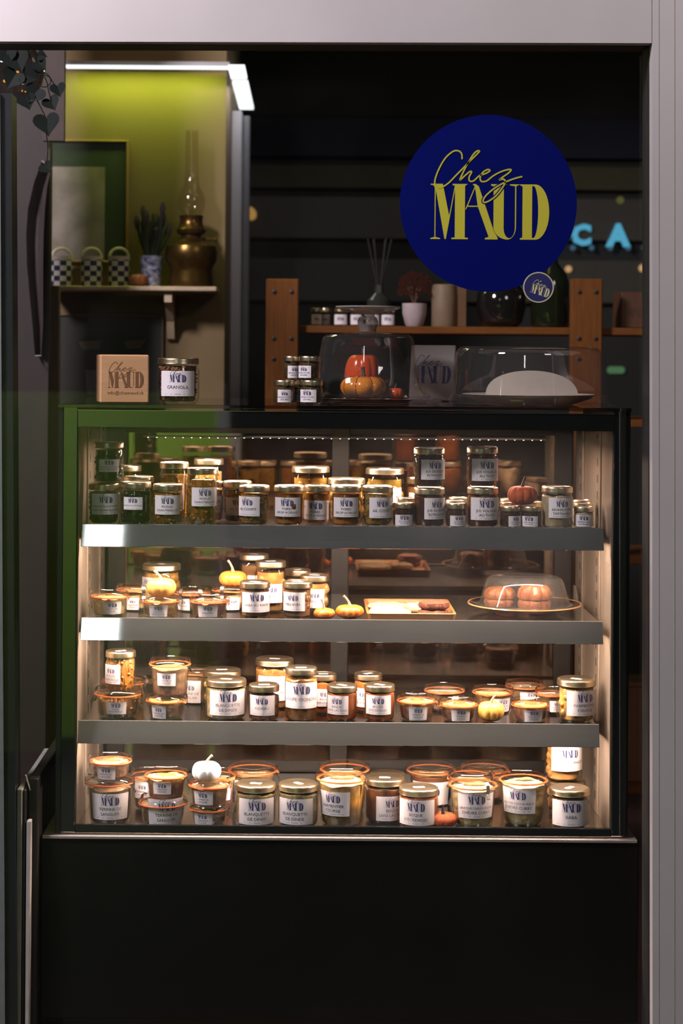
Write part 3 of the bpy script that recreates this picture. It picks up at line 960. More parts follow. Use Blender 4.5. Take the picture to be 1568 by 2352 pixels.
# thin bright edge line of the top glass
MB().box(I0, I1, -0.004, 0.0, ZT - 0.0138, ZT - 0.0125).build('trim_line', mWIRE, case, smooth=False)
MB().bbox(X0 + 0.012, I0 - 0.001, -0.0042, 0.01, ZT - 0.0045, ZT - 0.0035, 0.0003).build('trim_line', mWIRE, case)
MB().bbox(X0, X1, -0.010, 0.60, ZT - 0.008, ZT, 0.001).build('top_panel', glass('dark_top_glass', tint=(0.55, 0.50, 0.46), base=0.06, edge=0.8, power=3.0, rough=0.02), case)
MB().bbox(X0, X0 + 0.012, -0.002, 0.60, ZL, ZT - 0.002, 0.001).build('side_panel', mBLACK, case)
MB().bbox(X1 - 0.012, X1, 0.013, 0.60, ZL, ZT - 0.002, 0.001).build('side_panel', mBLACK, case)
MB().bbox(X0 - 0.025, X1 + 0.018, -0.016, 0.60, ZL - 0.006, ZL + 0.001, 0.001).build('base_ledge', pbr('pinkish_steel_ledge', (0.45, 0.38, 0.36), 0.4, 0.6), case)
MB().box(I0, I1, 0.012, YB, ZL + 0.001, ZF).build('case_floor', mSHELF, case, smooth=False)
MB().box(I0, I1, 0.001, 0.005, ZL + 0.02, ZT - 0.048).build('front_pane', mPANE, case, smooth=False)
# inner top liner
MB().box(I0, I1, 0.012, 0.075, ZT - 0.05, ZT - 0.045).box(I0, I1, YB - 0.07, YB, ZT - 0.05, ZT - 0.045).build('top_liner', pbr('dark_liner', (0.10, 0.085, 0.075), 0.35, 0.3), case, smooth=False)
# steel liners left/right with edge lines and slots
for side, (xi, xo) in enumerate(((I0, I0 - 0.004), (I1, I1 + 0.004))):
    sp = MB().box(min(xi, xo), max(xi, xo), 0.03, YB, ZF, ZT - 0.05).build('steel_liner', mSTEEL, case, smooth=False)
    s = 1 if side == 0 else -1
    for yy in (0.20, 0.45):
        MB().bbox(min(xi, xi + s * 0.004), max(xi, xi + s * 0.004), yy - 0.032, yy + 0.032, ZF, ZT - 0.055, 0.0008).build('upright_rail', mSTEEL, sp)
        mb = MB()
        z = ZF + 0.03
        while z < ZT - 0.10:
            xx = xi + s * 0.0044
            mb.box(min(xx, xx - s * 0.002), max(xx, xx - s * 0.002), yy - 0.0035, yy + 0.0035, z, z + 0.018)
            z += 0.0375
        mb.build('slot', pbr('slot_dark', (0.01, 0.008, 0.007), 0.8), sp, smooth=False, stuff=True)
        mb = MB()
        mb.lathe([(0, 0), (0.0055, 0), (0.0055, 0.001), (0, 0.001)], 16)
        mb.build('hole', pbr('slot_dark', (0.01, 0.008, 0.007), 0.8), sp, loc=(xi + s * 0.0045, yy, ZT - 0.07), rot=(0, s * PI / 2, 0))
# rear sliding doors
rx = (I0 + I1) / 2 + 0.0
for x0_, x1_, yy in ((I0 + 0.006, rx + 0.020, YB + 0.012), (rx - 0.020, I1 - 0.006, YB + 0.026)):
    dd = MB()
    fw = 0.042
    dd.bbox(x0_, x0_ + fw, yy, yy + 0.012, ZF, ZT - 0.05, 0.001).bbox(x1_ - fw, x1_, yy, yy + 0.012, ZF, ZT - 0.05, 0.001)
    dd.bbox(x0_ + fw, x1_ - fw, yy, yy + 0.012, ZF, ZF + 0.03, 0.001).bbox(x0_ + fw, x1_ - fw, yy, yy + 0.012, ZT - 0.085, ZT - 0.05, 0.001)
    fr = dd.build('sliding_door', pbr('dark_door_frame', (0.018, 0.014, 0.012), 0.35, 0.0), case)
    MB().box(x0_ + fw, x1_ - fw, yy + 0.004, yy + 0.007, ZF + 0.03, ZT - 0.085).build('door_pane', mREAR, fr, smooth=False)
MB().box(I0, I1, YB + 0.045, YB + 0.05, ZF, ZT - 0.05).build('rear_liner', pbr('dark_blind', (0.085, 0.062, 0.050), 0.6), case, smooth=False)

# LED strips and shelves
mLEDH = pbr('white_led_housing', (0.75, 0.72, 0.68), 0.4)
mLED = emit('led_chip', LEDC, 16.0)


def led_strip(parent, x0, x1, y, z, power, dots=46, tilt=0.35, ds=0.0022):
    st_ = MB().bbox(x0, x1, y - 0.006, y + 0.006, z, z + 0.004, 0.0008).build('led_strip', mLEDH, parent)
    mb = MB()
    for i in range(dots):
        xx = x0 + (x1 - x0) * (i + 0.5) / dots
        mb.box(xx - ds, xx + ds, y - ds, y + ds, z - ds * 0.8, z)
    d = mb.build('led_chip', mLED, st_, smooth=False, stuff=True)
    l = area('led_strip_light', ((x0 + x1) / 2, y, z - 0.003), ((x0 + x1) / 2, y + tilt, z - 1.0), x1 - x0, 0.010, power, LEDC)
    l.data.spread = math.radians(178)
    return st_


led_strip(case, XatZ(330, 1.31, 0.235), XatZ(1252, 1.31, 0.235), 0.235, 1.310, P_LED * 0.9, 46, 0.0, 0.0011)
for i, z in enumerate((Z1, Z2, Z3)):
    dx0, dx1 = (-0.484, 0.645) if i < 2 else (-0.488, 0.639)
    sh = MB().bbox(dx0, dx1, 0.052, 0.495, z - 0.010, z, 0.001).build('shelf', mSHELF, case)
    # tilted front lip, 47 mm tall
    lipz1, lipz0 = z + 0.004, z - 0.044
    prof = [(0.047, lipz1), (0.049, lipz1 + 0.001), (0.051, lipz1), (0.0415, lipz0 + 0.004), (0.047, lipz0 + 0.001), (0.046, lipz0 - 0.001), (0.037, lipz0 + 0.0005), (0.0355, lipz0 + 0.0015)]
    mb = MB().prism(prof, dx0 - 0.002, dx1 + 0.002, lambda u, v, t: (t, u, v))
    mb.build('front_lip', mLIP, sh, smooth=False)
    for s, xx in ((1, dx0), (-1, dx1)):
        # sloping side bracket
        poly = [(0.052, z - 0.010), (0.052, z - 0.028), (0.44, z - 0.062), (0.475, z - 0.02), (0.475, z + 0.030), (0.445, z + 0.030), (0.40, z - 0.010)]
        MB().prism(poly, xx - s * 0.0030, xx - s * 0.0012, lambda u, v, t: (t, u, v)).build('bracket', mSTEEL, sh, smooth=False)
    led_strip(case, dx0 + 0.02, dx1 - 0.02, 0.062, z - 0.0165, P_LED, 52, 0.28)

# base cabinet
cab = thing('base_cabinet', 'plain matt black base cabinet carrying the display case', 'cabinet', (0, 0, 0))
cx0, cx1 = P(97, 1935, 0).x, P(1464, 1935, 0).x
MB().bbox(cx0, cx1, -0.010, 0.60, 0.075, ZL - 0.0065, 0.002).build('cabinet_body', mBASE, cab)
MB().box(cx0 + 0.04, cx1 - 0.04, 0.06, 0.55, 0.0, 0.075).build('plinth', mBLACK, cab, smooth=False)

# =================================================================== JARS
TJ, CJ = twist_jar, clip_jar
F1 = 0.060
G1, G2, G3, G4 = 'jars on the top shelf', 'jars on the second shelf', 'jars on the third shelf', 'jars on the case floor'


def FY(wpx):
    return F1 + 0.004 + M(wpx, 0.1) / 2


MYR = 'MYRTILLES DU GOTTHARD|SANS SUCRES AJOUTÉS'
yf = FY(72)
# ---- top shelf
TJ('m1', 'black blueberry jar at the left end of the top shelf, under another', G1, 238, 1108, 72, yf, Z1, BLUEB, MYR, (214, 272, 1134, 1182))
TJ('m2', 'black blueberry jar with the small label, second from the left on the top shelf', G1, 312, 1105, 72, yf, Z1, BLUEB, 'MYRTILLES DU GOTTHARD', (287, 330, 1142, 1171))
TJ('m3', 'black blueberry jar stacked on top at the left end of the top shelf', G1, 249, 1013, 70, yf + 0.012, 'm1', BLUEB, MYR, (231, 275, 1055, 1084))
TJ('m4', 'dark jar behind the two front blueberry jars, gold lid showing between them', G1, 318, 1092, 72, yf + 0.10, Z1, BLUEB)
TJ('m5', 'dark jar farthest back beside the stacked blueberry jar, lid half showing', G1, 293, 1067, 64, yf + 0.21, Z1, BLUEB)
TJ('p1', 'short chanterelle pickle jar in front on the top shelf', G1, 385, 1110, 70, yf, Z1, CHANT, 'PICKLES|CHANTERELLES', (358, 414, 1138, 1182))
TJ('p2', 'tall front chanterelle pickle jar on the top shelf', G1, 465, 1073, 74, yf, Z1, CHANT, 'PICKLES|CHANTERELLES', (442, 498, 1120, 1163))
TJ('p3', 'tall orange jar standing behind the short chanterelle pickle jar', G1, 400, 1060, 68, yf + 0.11, Z1, CHANT2, 'PICKLES|CHANTERELLES')
TJ('p4', 'tall orange jar standing farthest back behind the tall chanterelle jar', G1, 479, 1052, 70, yf + 0.19, Z1, CHANT2, 'PICKLES|CHANTERELLES')
TJ('p5', 'small orange jar peeping out right of the tall chanterelle jar', G1, 489, 1104, 50, yf + 0.085, Z1, CHANT2, 'PICKLES|CHANTERELLES', (478, 512, 1139, 1178), small=True)
TJ('a1', 'garlic confit jar half hidden behind another garlic jar, left of centre', G1, 545, 1103, 68, yf + 0.075, Z1, GARLIC, 'AIL CONFIT', (520, 574, 1143, 1184))
TJ('a2', 'front garlic confit jar just left of the pears in syrup', G1, 584, 1113, 72, yf, Z1, GARLIC, 'AIL CONFIT', (548, 597, 1141, 1186))
TJ('s1', 'leftmost of the three pears in syrup jars', G1, 664, 1113, 72, yf, Z1, PEAR, 'POIRES|SIROP ACIDULÉ', (632, 690, 1143, 1187))
TJ('s2', 'middle pears in syrup jar, paler and set back between two others', G1, 728, 1113, 62, yf + 0.038, Z1, PEAR, 'POIRES|SIROP ACIDULÉ', (698, 754, 1150, 1194))
TJ('s3', 'rightmost of the three pears in syrup jars', G1, 794, 1113, 73, yf, Z1, PEAR, 'POIRES|SIROP ACIDULÉ', (766, 822, 1143, 1188))
TJ('s4', 'wide orange jar standing tall behind the pears in syrup', G1, 713, 1069, 89, yf + 0.17, Z1, YELLOWF)
TJ('s5', 'wide jar with bright lid behind the rightmost pears jar', G1, 795, 1096, 88, yf + 0.13, Z1, YELLOWF)
TJ('a3', 'garlic confit jar right of the pears in syrup', G1, 866, 1114, 72, yf, Z1, GARLIC, 'AIL CONFIT', (847, 899, 1143, 1190))
TJ('s6', 'wide tall golden jar behind the right garlic confit jar', G1, 883, 1073, 90, yf + 0.19, Z1, GREENY, '', (900, 920, 1121, 1160))
TJ('v0', 'small amber jar half hidden left of the stacked beef gravy jars', G1, 952, 1096, 40, yf + 0.20, Z1, PEAR, '')
TJ('v1', 'tiny poultry gravy jar in front between garlic and beef gravy', G1, 926, 1153, 50, yf - 0.008, Z1, SMALLD, 'JUS VOLAILLE|AU THYM', (907, 946, 1187, 1212), small=True)
TJ('v2', 'tiny dark jar right behind the tiny front poultry gravy jar', G1, 936, 1142, 48, yf + 0.055, Z1, SMALLD)
TJ('b1', 'beef gravy jar with tarragon, lower of its stack', G1, 985, 1118, 73, yf, Z1, BEEF, 'JUS DE BŒUF|ESTRAGON', (972, 1021, 1144, 1193))
TJ('b2', 'beef gravy jar with tarragon, upper of its stack', G1, 985, 1027, 72, yf, 'b1', BEEF, 'JUS DE BŒUF|ESTRAGON', (965, 1020, 1056, 1102))
TJ('v3', 'tiny beef gravy jar in front between the two gravy stacks', G1, 1046, 1154, 48, yf - 0.008, Z1, SMALLD, 'JUS DE BŒUF|ESTRAGON', (1032, 1068, 1188, 1212), small=True)
TJ('v4', 'tiny dark jar in the second row between the two gravy stacks', G1, 1045, 1148, 46, yf + 0.052, Z1, SMALLD)
TJ('v5', 'tiny dark jar in the third row between the two gravy stacks', G1, 1052, 1141, 46, yf + 0.112, Z1, SMALLD)
TJ('t1', 'poultry gravy jar with thyme, lower of its stack', G1, 1108, 1117, 73, yf, Z1, POUL, 'JUS VOLAILLE|AU THYM', (1079, 1144, 1143, 1195))
TJ('t2', 'poultry gravy jar with thyme, upper of its stack', G1, 1107, 1025, 72, yf, 't1', POUL, 'JUS VOLAILLE|AU THYM', (1081, 1143, 1054, 1105))
TJ('v6', 'tiny poultry gravy jar in front left under the rust pumpkin', G1, 1171, 1161, 49, yf - 0.008, Z1, SMALLD, 'JUS VOLAILLE|AU THYM', (1165, 1194, 1188, 1212), small=True)
TJ('v7', 'tiny poultry gravy jar in front right under the rust pumpkin', G1, 1220, 1161, 48, yf - 0.008, Z1, SMALLD, 'JUS VOLAILLE|AU THYM', (1196, 1232, 1188, 1212), small=True)
TJ('v8', 'tiny dark jar in the second row under the rust pumpkin, left', G1, 1170, 1152, 46, yf + 0.052, Z1, SMALLD)
TJ('v9', 'tiny dark jar in the third row under the rust pumpkin, left', G1, 1169, 1144, 46, yf + 0.112, Z1, SMALLD)
TJ('v10', 'tiny dark jar in the second row under the rust pumpkin, right', G1, 1222, 1151, 46, yf + 0.052, Z1, SMALLD)
TJ('bf', 'cream coloured jar of smoked butter near the right end of the top shelf', G1, 1279, 1115, 73, yf, Z1, BUTTER, 'BEURRE FUMÉ|TARTINABLE', (1256, 1311, 1144, 1190), 0.78)
TJ('w1', 'tiny smoked butter jar in front at the right end of the top shelf', G1, 1340, 1162, 47, yf - 0.004, Z1, BUTTER, 'BEURRE FUMÉ|TARTINABLE', (1319, 1357, 1183, 1210), small=True)
TJ('w2', 'tiny butter jar second in the file at the right end of the top shelf', G1, 1338, 1154, 46, yf + 0.052, Z1, BUTTER)
TJ('w3', 'tiny butter jar third in the file at the right end of the top shelf', G1, 1335, 1147, 46, yf + 0.108, Z1, BUTTER)

# ---- second shelf
wy = FY(92)
CJ('c1', 'low clip jar of fig batter pudding at the left end of the second shelf', G2, 252, 1354, 92, wy, Z2, FIG, 'CLAFOUTIS|FIGUES', (240, 281, 1377, 1406), clips=(200,), tab=262)
CJ('c2', 'low clip jar under the yellow pumpkin, greengage batter pudding', G2, 367, 1365, 91, wy, Z2, CLAUDE, 'CLAFOUTIS|REINE CLAUDE', (346, 387, 1384, 1411), clips=(185,), tab=265)
CJ('c3', 'low clip jar of dark almond cake in front on the second shelf', G2, 480, 1366, 92, wy, Z2, FINAN, 'FINANCIER', (457, 501, 1385, 1413), clips=(10,), tab=262)
CJ('c4', 'low clip jar set back between the fig and greengage puddings', G2, 311, 1339, 88, wy + 0.105, Z2, FIG, 'CLAFOUTIS|FIGUES', (294, 322, 1374, 1402), clips=(170, 300), tab=20)
CJ('c5', 'low clip jar set back between greengage pudding and almond cake', G2, 441, 1348, 84, wy + 0.100, Z2, FINAN, 'FINANCIER', (409, 438, 1377, 1404), clips=(235, 300), tab=20)
CJ('c6', 'low clip jar under the orange pumpkin on the second shelf', G2, 530, 1340, 88, wy + 0.115, Z2, FIG, 'CLAFOUTIS', (522, 552, 1375, 1404), clips=(160, 245), tab=20)
TJ('l1', 'wide jar of yellow fruit standing behind the yellow pumpkin', G2, 371, 1291, 90, wy + 0.21, Z2, YELLOWF, '', (326, 360, 1328, 1352))
TJ('r1', 'rum baba jar in front right of the orange pumpkin', G2, 585, 1332, 72, yf, Z2, BABA, 'BABA AU RHUM', (557, 619, 1361, 1407))
TJ('r2', 'mini baba jar in front, left of the two small orange pumpkins', G2, 683, 1332, 70, yf, Z2, BABA, 'MINI BABA', (651, 700, 1361, 1404))
TJ('r3', 'tall bright rum baba jar set back between the two front baba jars', G2, 621, 1285, 72, yf + 0.10, Z2, BABAL, 'BABA AU RHUM', (598, 648, 1342, 1385))
TJ('r4', 'tall baba jar farthest back, left behind the others', G2, 583, 1269, 68, yf + 0.20, Z2, BABA, '', (569, 600, 1322, 1350))
TJ('r5', 'baba jar set back with its lid above the mini baba jar', G2, 683, 1305, 62, yf + 0.16, Z2, BABAL, '')
TJ('r6', 'baba jar behind right of the mini baba jar', G2, 722, 1317, 68, yf + 0.085, Z2, BABAL, 'BABA', (700, 744, 1354, 1397))

# ---- third shelf
CJ('k1', 'large chanterelle pickle clip jar at the left end of the third shelf', G3, 272, 1574, 112, FY(112), Z3, CHANT, 'PICKLES|CHANTERELLES', (248, 294, 1613, 1641), clips=(160, 345), tab=20)
TJ('k2', 'tall jar of bright orange chanterelles on a large clip jar', G3, 277, 1490, 71, FY(112) + 0.002, 'k1', CHANT2, 'PICKLES|CHANTERELLES', (236, 280, 1528, 1572), 0.84)
CJ('k3', 'mushroom clip jar behind the large one, left end of the third shelf', G3, 287, 1548, 108, FY(112) + 0.125, Z3, CHANT2, None, None, clips=(165, 330), tab=180)
CJ('k4', 'clip jar of boar terrine carrying another, left on the third shelf', G3, 382, 1590, 96, FY(96), Z3, TERR, 'TERRINE DE|SANGLIER', (352, 384, 1610, 1639), clips=(20,), tab=335)
CJ('k5', 'clip jar of boar terrine stacked on another on the third shelf', G3, 390, 1508, 97, FY(96) + 0.01, 'k4', TERRG, 'TERRINE DE|SANGLIER', (364, 406, 1547, 1576), clips=(25, 155), tab=60)
CJ('k6', 'grey clip jar of boar terrine half hidden left of the poultry stew', G3, 452, 1528, 84, FY(96) + 0.185, Z3, TERRG, 'TERRINE DE|SANGLIER', (418, 463, 1569, 1620), clips=(200,), tab=60, straight=True)
TJ('q1', 'wide jar of creamy poultry stew in front on the third shelf', G3, 519, 1553, 95, FY(95), Z3, BLANQ, 'BLANQUETTE|DE DINDE', (484, 562, 1585, 1642))
TJ('q2', 'wide jar of poultry stew behind the front one on the third shelf', G3, 509, 1532, 90, FY(95) + 0.105, Z3, SQUASH2)
TJ('q3', 'lamb stew jar between poultry stew and onion soup', G3, 606, 1567, 72, yf, Z3, LAMB, 'AGNEAU', (575, 631, 1595, 1641), 0.70)
TJ('q4', 'tall jar of onion soup in front on the third shelf', G3, 691, 1528, 75, yf, Z3, ONION, 'SOUPE OIGNONS', (656, 727, 1569, 1628))
TJ('q5', 'wide tall jar of onion soup at the back between lamb stew and onion soup', G3, 630, 1507, 90, yf + 0.15, Z3, ONION, 'SOUPE OIGNONS', (594, 655, 1554, 1610))
TJ('q6', 'small bisque jar set back right of the onion soup', G3, 742, 1543, 62, yf + 0.085, Z3, BISQO, 'BISQUE|SANS LACTOSE', (722, 766, 1583, 1623))
TJ('q7', 'lactose free bisque jar in front on the third shelf', G3, 785, 1568, 72, yf, Z3, BISQ, 'BISQUE|SANS LACTOSE', (752, 799, 1598, 1641))
TJ('q8', 'crayfish bisque jar set back between the two front bisque jars', G3, 845, 1542, 66, yf + 0.105, Z3, BISQO, "BISQUE|D'ÉCREVISSES", (816, 852, 1582, 1625))
TJ('q9', 'crayfish bisque jar in front on the third shelf', G3, 871, 1567, 72, yf, Z3, BISQ, "BISQUE|D'ÉCREVISSES", (840, 896, 1596, 1640))
CJ('k7', 'clip jar of boar terrine in front just right of the bisques', G3, 956, 1592, 92, FY(92), Z3, TERR, 'TERRINE DE|SANGLIER', (937, 978, 1615, 1646), clips=(0,), tab=350)
CJ('k8', 'clip jar of boar terrine in front left of the yellow pumpkin', G3, 1053, 1601, 90, FY(92), Z3, TERR, 'TERRINE DE|SANGLIER', (1034, 1076, 1625, 1654), clips=(185,), tab=190)
CJ('k9', 'clip jar of boar terrine in front right of the yellow pumpkin', G3, 1217, 1601, 91, FY(92), Z3, TERR, 'TERRINE DE|SANGLIER', (1200, 1241, 1624, 1652), clips=(185,), tab=60)
CJ('k10', 'clip jar set back between the two left front terrines', G3, 1020, 1569, 93, FY(92) + 0.115, Z3, TERRG, '', (1034, 1050, 1600, 1620), clips=(170, 10), tab=60)
CJ('k11', 'clip jar set back behind the yellow pumpkin of the third shelf', G3, 1131, 1573, 94, FY(92) + 0.100, Z3, TERR, 'TERRINE DE|SANGLIER', (1128, 1168, 1605, 1637), clips=(170, 10), tab=60)
CJ('k12', 'clip jar farthest back right of the yellow pumpkin', G3, 1206, 1559, 92, FY(92) + 0.20, Z3, TERRG, 'TERRINE DE|SANGLIER', (1190, 1236, 1590, 1612), clips=(160, 340), tab=60)
CJ('k13', 'clip jar half hidden behind the squash mash jar at the right end', G3, 1268, 1577, 80, FY(92) + 0.095, Z3, TERRG, 'TERRINE DE|SANGLIER', (1258, 1290, 1610, 1636), clips=(150,), tab=60)
TJ('q10', 'wide yellow jar of squash mash at the right end of the third shelf', G3, 1323, 1553, 91, FY(92), Z3, SQUASH2, 'PARMENTIER|COURGE', (1296, 1370, 1588, 1645))

# ---- case floor
F1 = 0.020
g4 = FY(112)
CJ('f1', 'tall boar terrine clip jar at the left end of the case floor', G4, 253, 1774, 114, g4, ZF, TERRG, 'TERRINE DE|SANGLIER', (216, 296, 1824, 1884), clips=(175, 345), tab=60)
CJ('f2', 'small clip jar of boar terrine on the leftmost tall clip jar', G4, 254, 1729, 98, g4 + 0.004, 'f1', TERRG, 'TERRINE DE|SANGLIER', (227, 269, 1757, 1787), clips=(0, 190), tab=60)
CJ('f3', 'tall boar terrine clip jar carrying a small one, second from the left', G4, 374, 1822, 114, g4, ZF, TERRG, 'TERRINE DE|SANGLIER', (344, 420, 1843, 1905), clips=(150,), tab=60)
CJ('f4', 'small yellow topped terrine clip jar stacked second from the left on the case floor', G4, 381, 1761, 100, g4 + 0.004, 'f3', TERR, 'TERRINE DE|SANGLIER', (355, 396, 1798, 1825), clips=(0,), tab=60)
CJ('f5', 'low clip jar under another below the white pumpkin', G4, 481, 1852, 92, FY(92) + 0.006, ZF, TERRG, 'TERRINE DE|SANGLIER', (448, 490, 1875, 1903), clips=(350,), tab=205)
CJ('f6', 'clip jar of boar terrine directly under the white pumpkin', G4, 481, 1783, 98, FY(92) + 0.006, 'f5', TERRG, 'TERRINE DE|SANGLIER', (448, 491, 1818, 1849), clips=(10, 170), tab=60)
CJ('f7', 'tall clip jar at the back between the two left stacks', G4, 342, 1763, 84, g4 + 0.125, ZF, TERRG, 'TERRINE DE|SANGLIER', (312, 350, 1795, 1835), clips=(170, 10), tab=60)
CJ('f8', 'tall clip jar at the back just right behind the white pumpkin', G4, 500, 1764, 84, g4 + 0.10, ZF, TERR, '', (480, 530, 1800, 1840), clips=(10,), tab=330)
CJ('f9', 'tall brown clip jar at the back above the left poultry stew jar', G4, 580, 1749, 114, g4 + 0.16, ZF, TERRG, 'TERRINE DE|SANGLIER', (533, 580, 1795, 1850), clips=(0,), tab=355)
CJ_ = None
TJ('j1', 'left of the two poultry stew jars on the case floor', G4, 587, 1791, 95, FY(95), ZF, BLANQ, 'BLANQUETTE|DE DINDE', (550, 629, 1836, 1895))
TJ('j2', 'right of the two poultry stew jars on the case floor', G4, 685, 1791, 94, FY(95), ZF, BLANQ, 'BLANQUETTE|DE DINDE', (642, 718, 1836, 1895))
CJ('f10', 'tall clip jar of yellow squash mash, front centre of the case floor', G4, 784, 1767, 116, g4, ZF, SQUASH, 'PARMENTIER|COURGE', (734, 802, 1820, 1876), clips=(340, 170), tab=60, fill_h=0.84)
CJ('f11', 'clip jar right behind the front squash mash jar', G4, 791, 1747, 114, g4 + 0.125, ZF, SQUASH, None, None, clips=(0, 180), tab=60)
TJ('j3', 'brown lactose free bisque jar left of the crayfish bisque on the case floor', G4, 883, 1778, 92, FY(92) + 0.045, ZF, BISQB, 'BISQUE|SANS LACTOSE', (862, 926, 1830, 1886))
TJ('j4', 'bisque jar behind with its lid above the brown bisque jar', G4, 889, 1770, 86, FY(92) + 0.145, ZF, BISQB)
TJ('j5', 'crayfish bisque jar in front beside the rust pumpkin on the case floor', G4, 961, 1800, 93, FY(92) - 0.004, ZF, BISQ, "BISQUE|D'ÉCREVISSES", (917, 995, 1839, 1897))
CJ('f12', 'tall brown clip jar at the back between bisque and cauliflower gratin', G4, 990, 1749, 114, g4 + 0.20, ZF, BISQB, '', (948, 1027, 1799, 1852), clips=(170,), tab=60)
CJ('f13', 'left cauliflower gratin clip jar with one steel clip in front', G4, 1086, 1782, 114, g4 + 0.006, ZF, GRATIN, 'GRATINS CHOUX FLEUR|CHÈVRE CURRY', (1049, 1128, 1821, 1881), clips=(300,), tab=60, fill_h=0.84)
CJ('f14', 'right cauliflower gratin clip jar without clip in front', G4, 1201, 1771, 113, g4 + 0.02, ZF, GRATIN, 'GRATINS CHOUX FLEUR|CHÈVRE CURRY', (1148, 1224, 1812, 1870), clips=(), tab=60, fill_h=0.84)
CJ('f15', 'clip jar of gratin behind the left cauliflower gratin', G4, 1082, 1763, 110, g4 + 0.125, ZF, GRATIN, None, None, clips=(200, 320), tab=195)
CJ('f16', 'tall clip jar farthest back behind both cauliflower gratins', G4, 1112, 1747, 112, g4 + 0.245, ZF, TERRG, None, None, clips=(190,), tab=345)
TJ('j6', 'baba jar in front at the right end of the case floor', G4, 1307, 1801, 95, FY(95), ZF, BABA, 'BABA', (1265, 1347, 1838, 1897))
TJ('j7', 'baba jar behind at the right end, below another jar', G4, 1299, 1784, 92, FY(95) + 0.135, ZF, BABA)
TJ('j8', 'rum baba jar stacked high at the right end under the third shelf', G4, 1293, 1682, 86, FY(95) + 0.132, 'j7', BABAL, 'BABA AU RHUM', (1262, 1337, 1712, 1768))

# =================================================================== PUMPKINS
mVELV = pbr('rust_velvet', (0.50, 0.095, 0.020), 0.85, 0, (0.36, 0.055, 0.012), 200)
mORG = pbr('orange_gourd', (0.80, 0.15, 0.015), 0.35, 0, (0.80, 0.24, 0.03), 60)
mORG2 = pbr('yellow_orange_gourd', (0.86, 0.27, 0.035), 0.35, 0, (0.84, 0.20, 0.025), 60)
mYLW = pbr('pale_yellow_gourd', (0.86, 0.44, 0.10), 0.4, 0, (0.82, 0.36, 0.06), 70)
mWHT = pbr('white_gourd', (0.92, 0.90, 0.88), 0.35, 0, (0.90, 0.88, 0.85), 60)
mSTEM = pbr('dry_stem', (0.36, 0.20, 0.12), 0.7, 0, (0.50, 0.33, 0.22), 90)
mSTEMD = pbr('dark_stem', (0.09, 0.06, 0.05), 0.7)
PG = 'small decorative pumpkins in the case'
ITEMS['v67'] = dict(top=max(ITEMS['v6']['top'], ITEMS['v7']['top']))
pumpkin('pk1', 'rust velvet pumpkin on the tiny gravy jars of the top shelf', PG, 1199, 68, 1113, 1096, yf, 'v67', mVELV, mSTEMD, 10, lean=(0.4, 0))
pumpkin('pk2', 'pale yellow pumpkin with curved stem on a clip jar, second shelf', PG, 370, 69, 1325, 1311, wy, 'c2', mYLW, mSTEM, 7, 0.05, lean=(-1.1, 0))
pumpkin('pk3', 'orange pumpkin on a clip jar left of the rum baba jars', PG, 535, 64, 1309, 1287, wy + 0.10, 'c6', mORG2, mSTEM, 8, 0.07, lean=(-0.5, 0))
pumpkin('pk4', 'smaller of two orange pumpkins beside the wooden tray', PG, 744, 51, 1397, 1378, 0.085, Z2, mORG, mSTEM, 7, 0.05, lean=(-0.3, 0))
pumpkin('pk5', 'larger of two orange pumpkins beside the wooden tray', PG, 803, 65, 1388, 1369, 0.095, Z2, mORG, mSTEM, 8, 0.06, lean=(-0.7, 0))
pumpkin('pk6', 'yellow pumpkin standing between terrine jars on the third shelf', PG, 1127, 62, 1609, 1597, 0.092, Z3, mYLW, mSTEM, 9, 0.06, lean=(0.8, 0))
pumpkin('pk7', 'glaring white pumpkin on a clip jar of the case floor', PG, 474, 68, 1747, 1735, FY(92) + 0.002, 'f6', mWHT, mSTEM, 7, 0.04, lean=(1.0, 0))
pumpkin('pk8', 'rust velvet pumpkin in front of the crayfish bisque on the case floor', PG, 1017, 68, 1869, 1852, 0.056, ZF, mVELV, mSTEMD, 10, lean=(-0.1, 0))

# =================================================================== SECOND SHELF: TRAY, BISCUITS, DOME
mTRAY = pbr('bamboo_tray', (0.33, 0.145, 0.042), 0.45, 0, (0.27, 0.11, 0.03), 8, stretch=(2, 30, 30), bump=0.03)
ty0, ty1 = 0.064, 0.30
xa, xb = XatZ(842, Z2, ty0), XatZ(1048, Z2, ty0)
xc, xd = XatZ(831, Z2 + 0.02, ty1) , XatZ(1028, Z2 + 0.02, ty1)
tr = thing('wooden_tray', 'flat bamboo tray with a raised rim holding biscuits on the second shelf', 'tray', ((xa + xb) / 2, (ty0 + ty1) / 2, Z2 + 0.0005))
hw, hd = (xb - xa) / 2, (ty1 - ty0) / 2


def rrect(hw_, hd_, r, n=5):
    out = []
    for cx_, cy_, a0 in ((hw_ - r, hd_ - r, 0), (-hw_ + r, hd_ - r, PI / 2), (-hw_ + r, -hd_ + r, PI), (hw_ - r, -hd_ + r, 1.5 * PI)):
        for i in range(n + 1):
            a = a0 + PI / 2 * i / n
            out.append((cx_ + r * math.cos(a), cy_ + r * math.sin(a)))
    return out


def loft(loops, cap0=True, cap1=True):
    n = len(loops[0])
    vs = [v for l in loops for v in l]
    fs = []
    for j in range(len(loops) - 1):
        for i in range(n):
            k = (i + 1) % n
            fs.append((j * n + i, j * n + k, (j + 1) * n + k, (j + 1) * n + i))
    if cap0:
        fs.append(tuple(range(n))[::-1])
    if cap1:
        fs.append(tuple((len(loops) - 1) * n + i for i in range(n)))
    return MB().add(vs, fs)


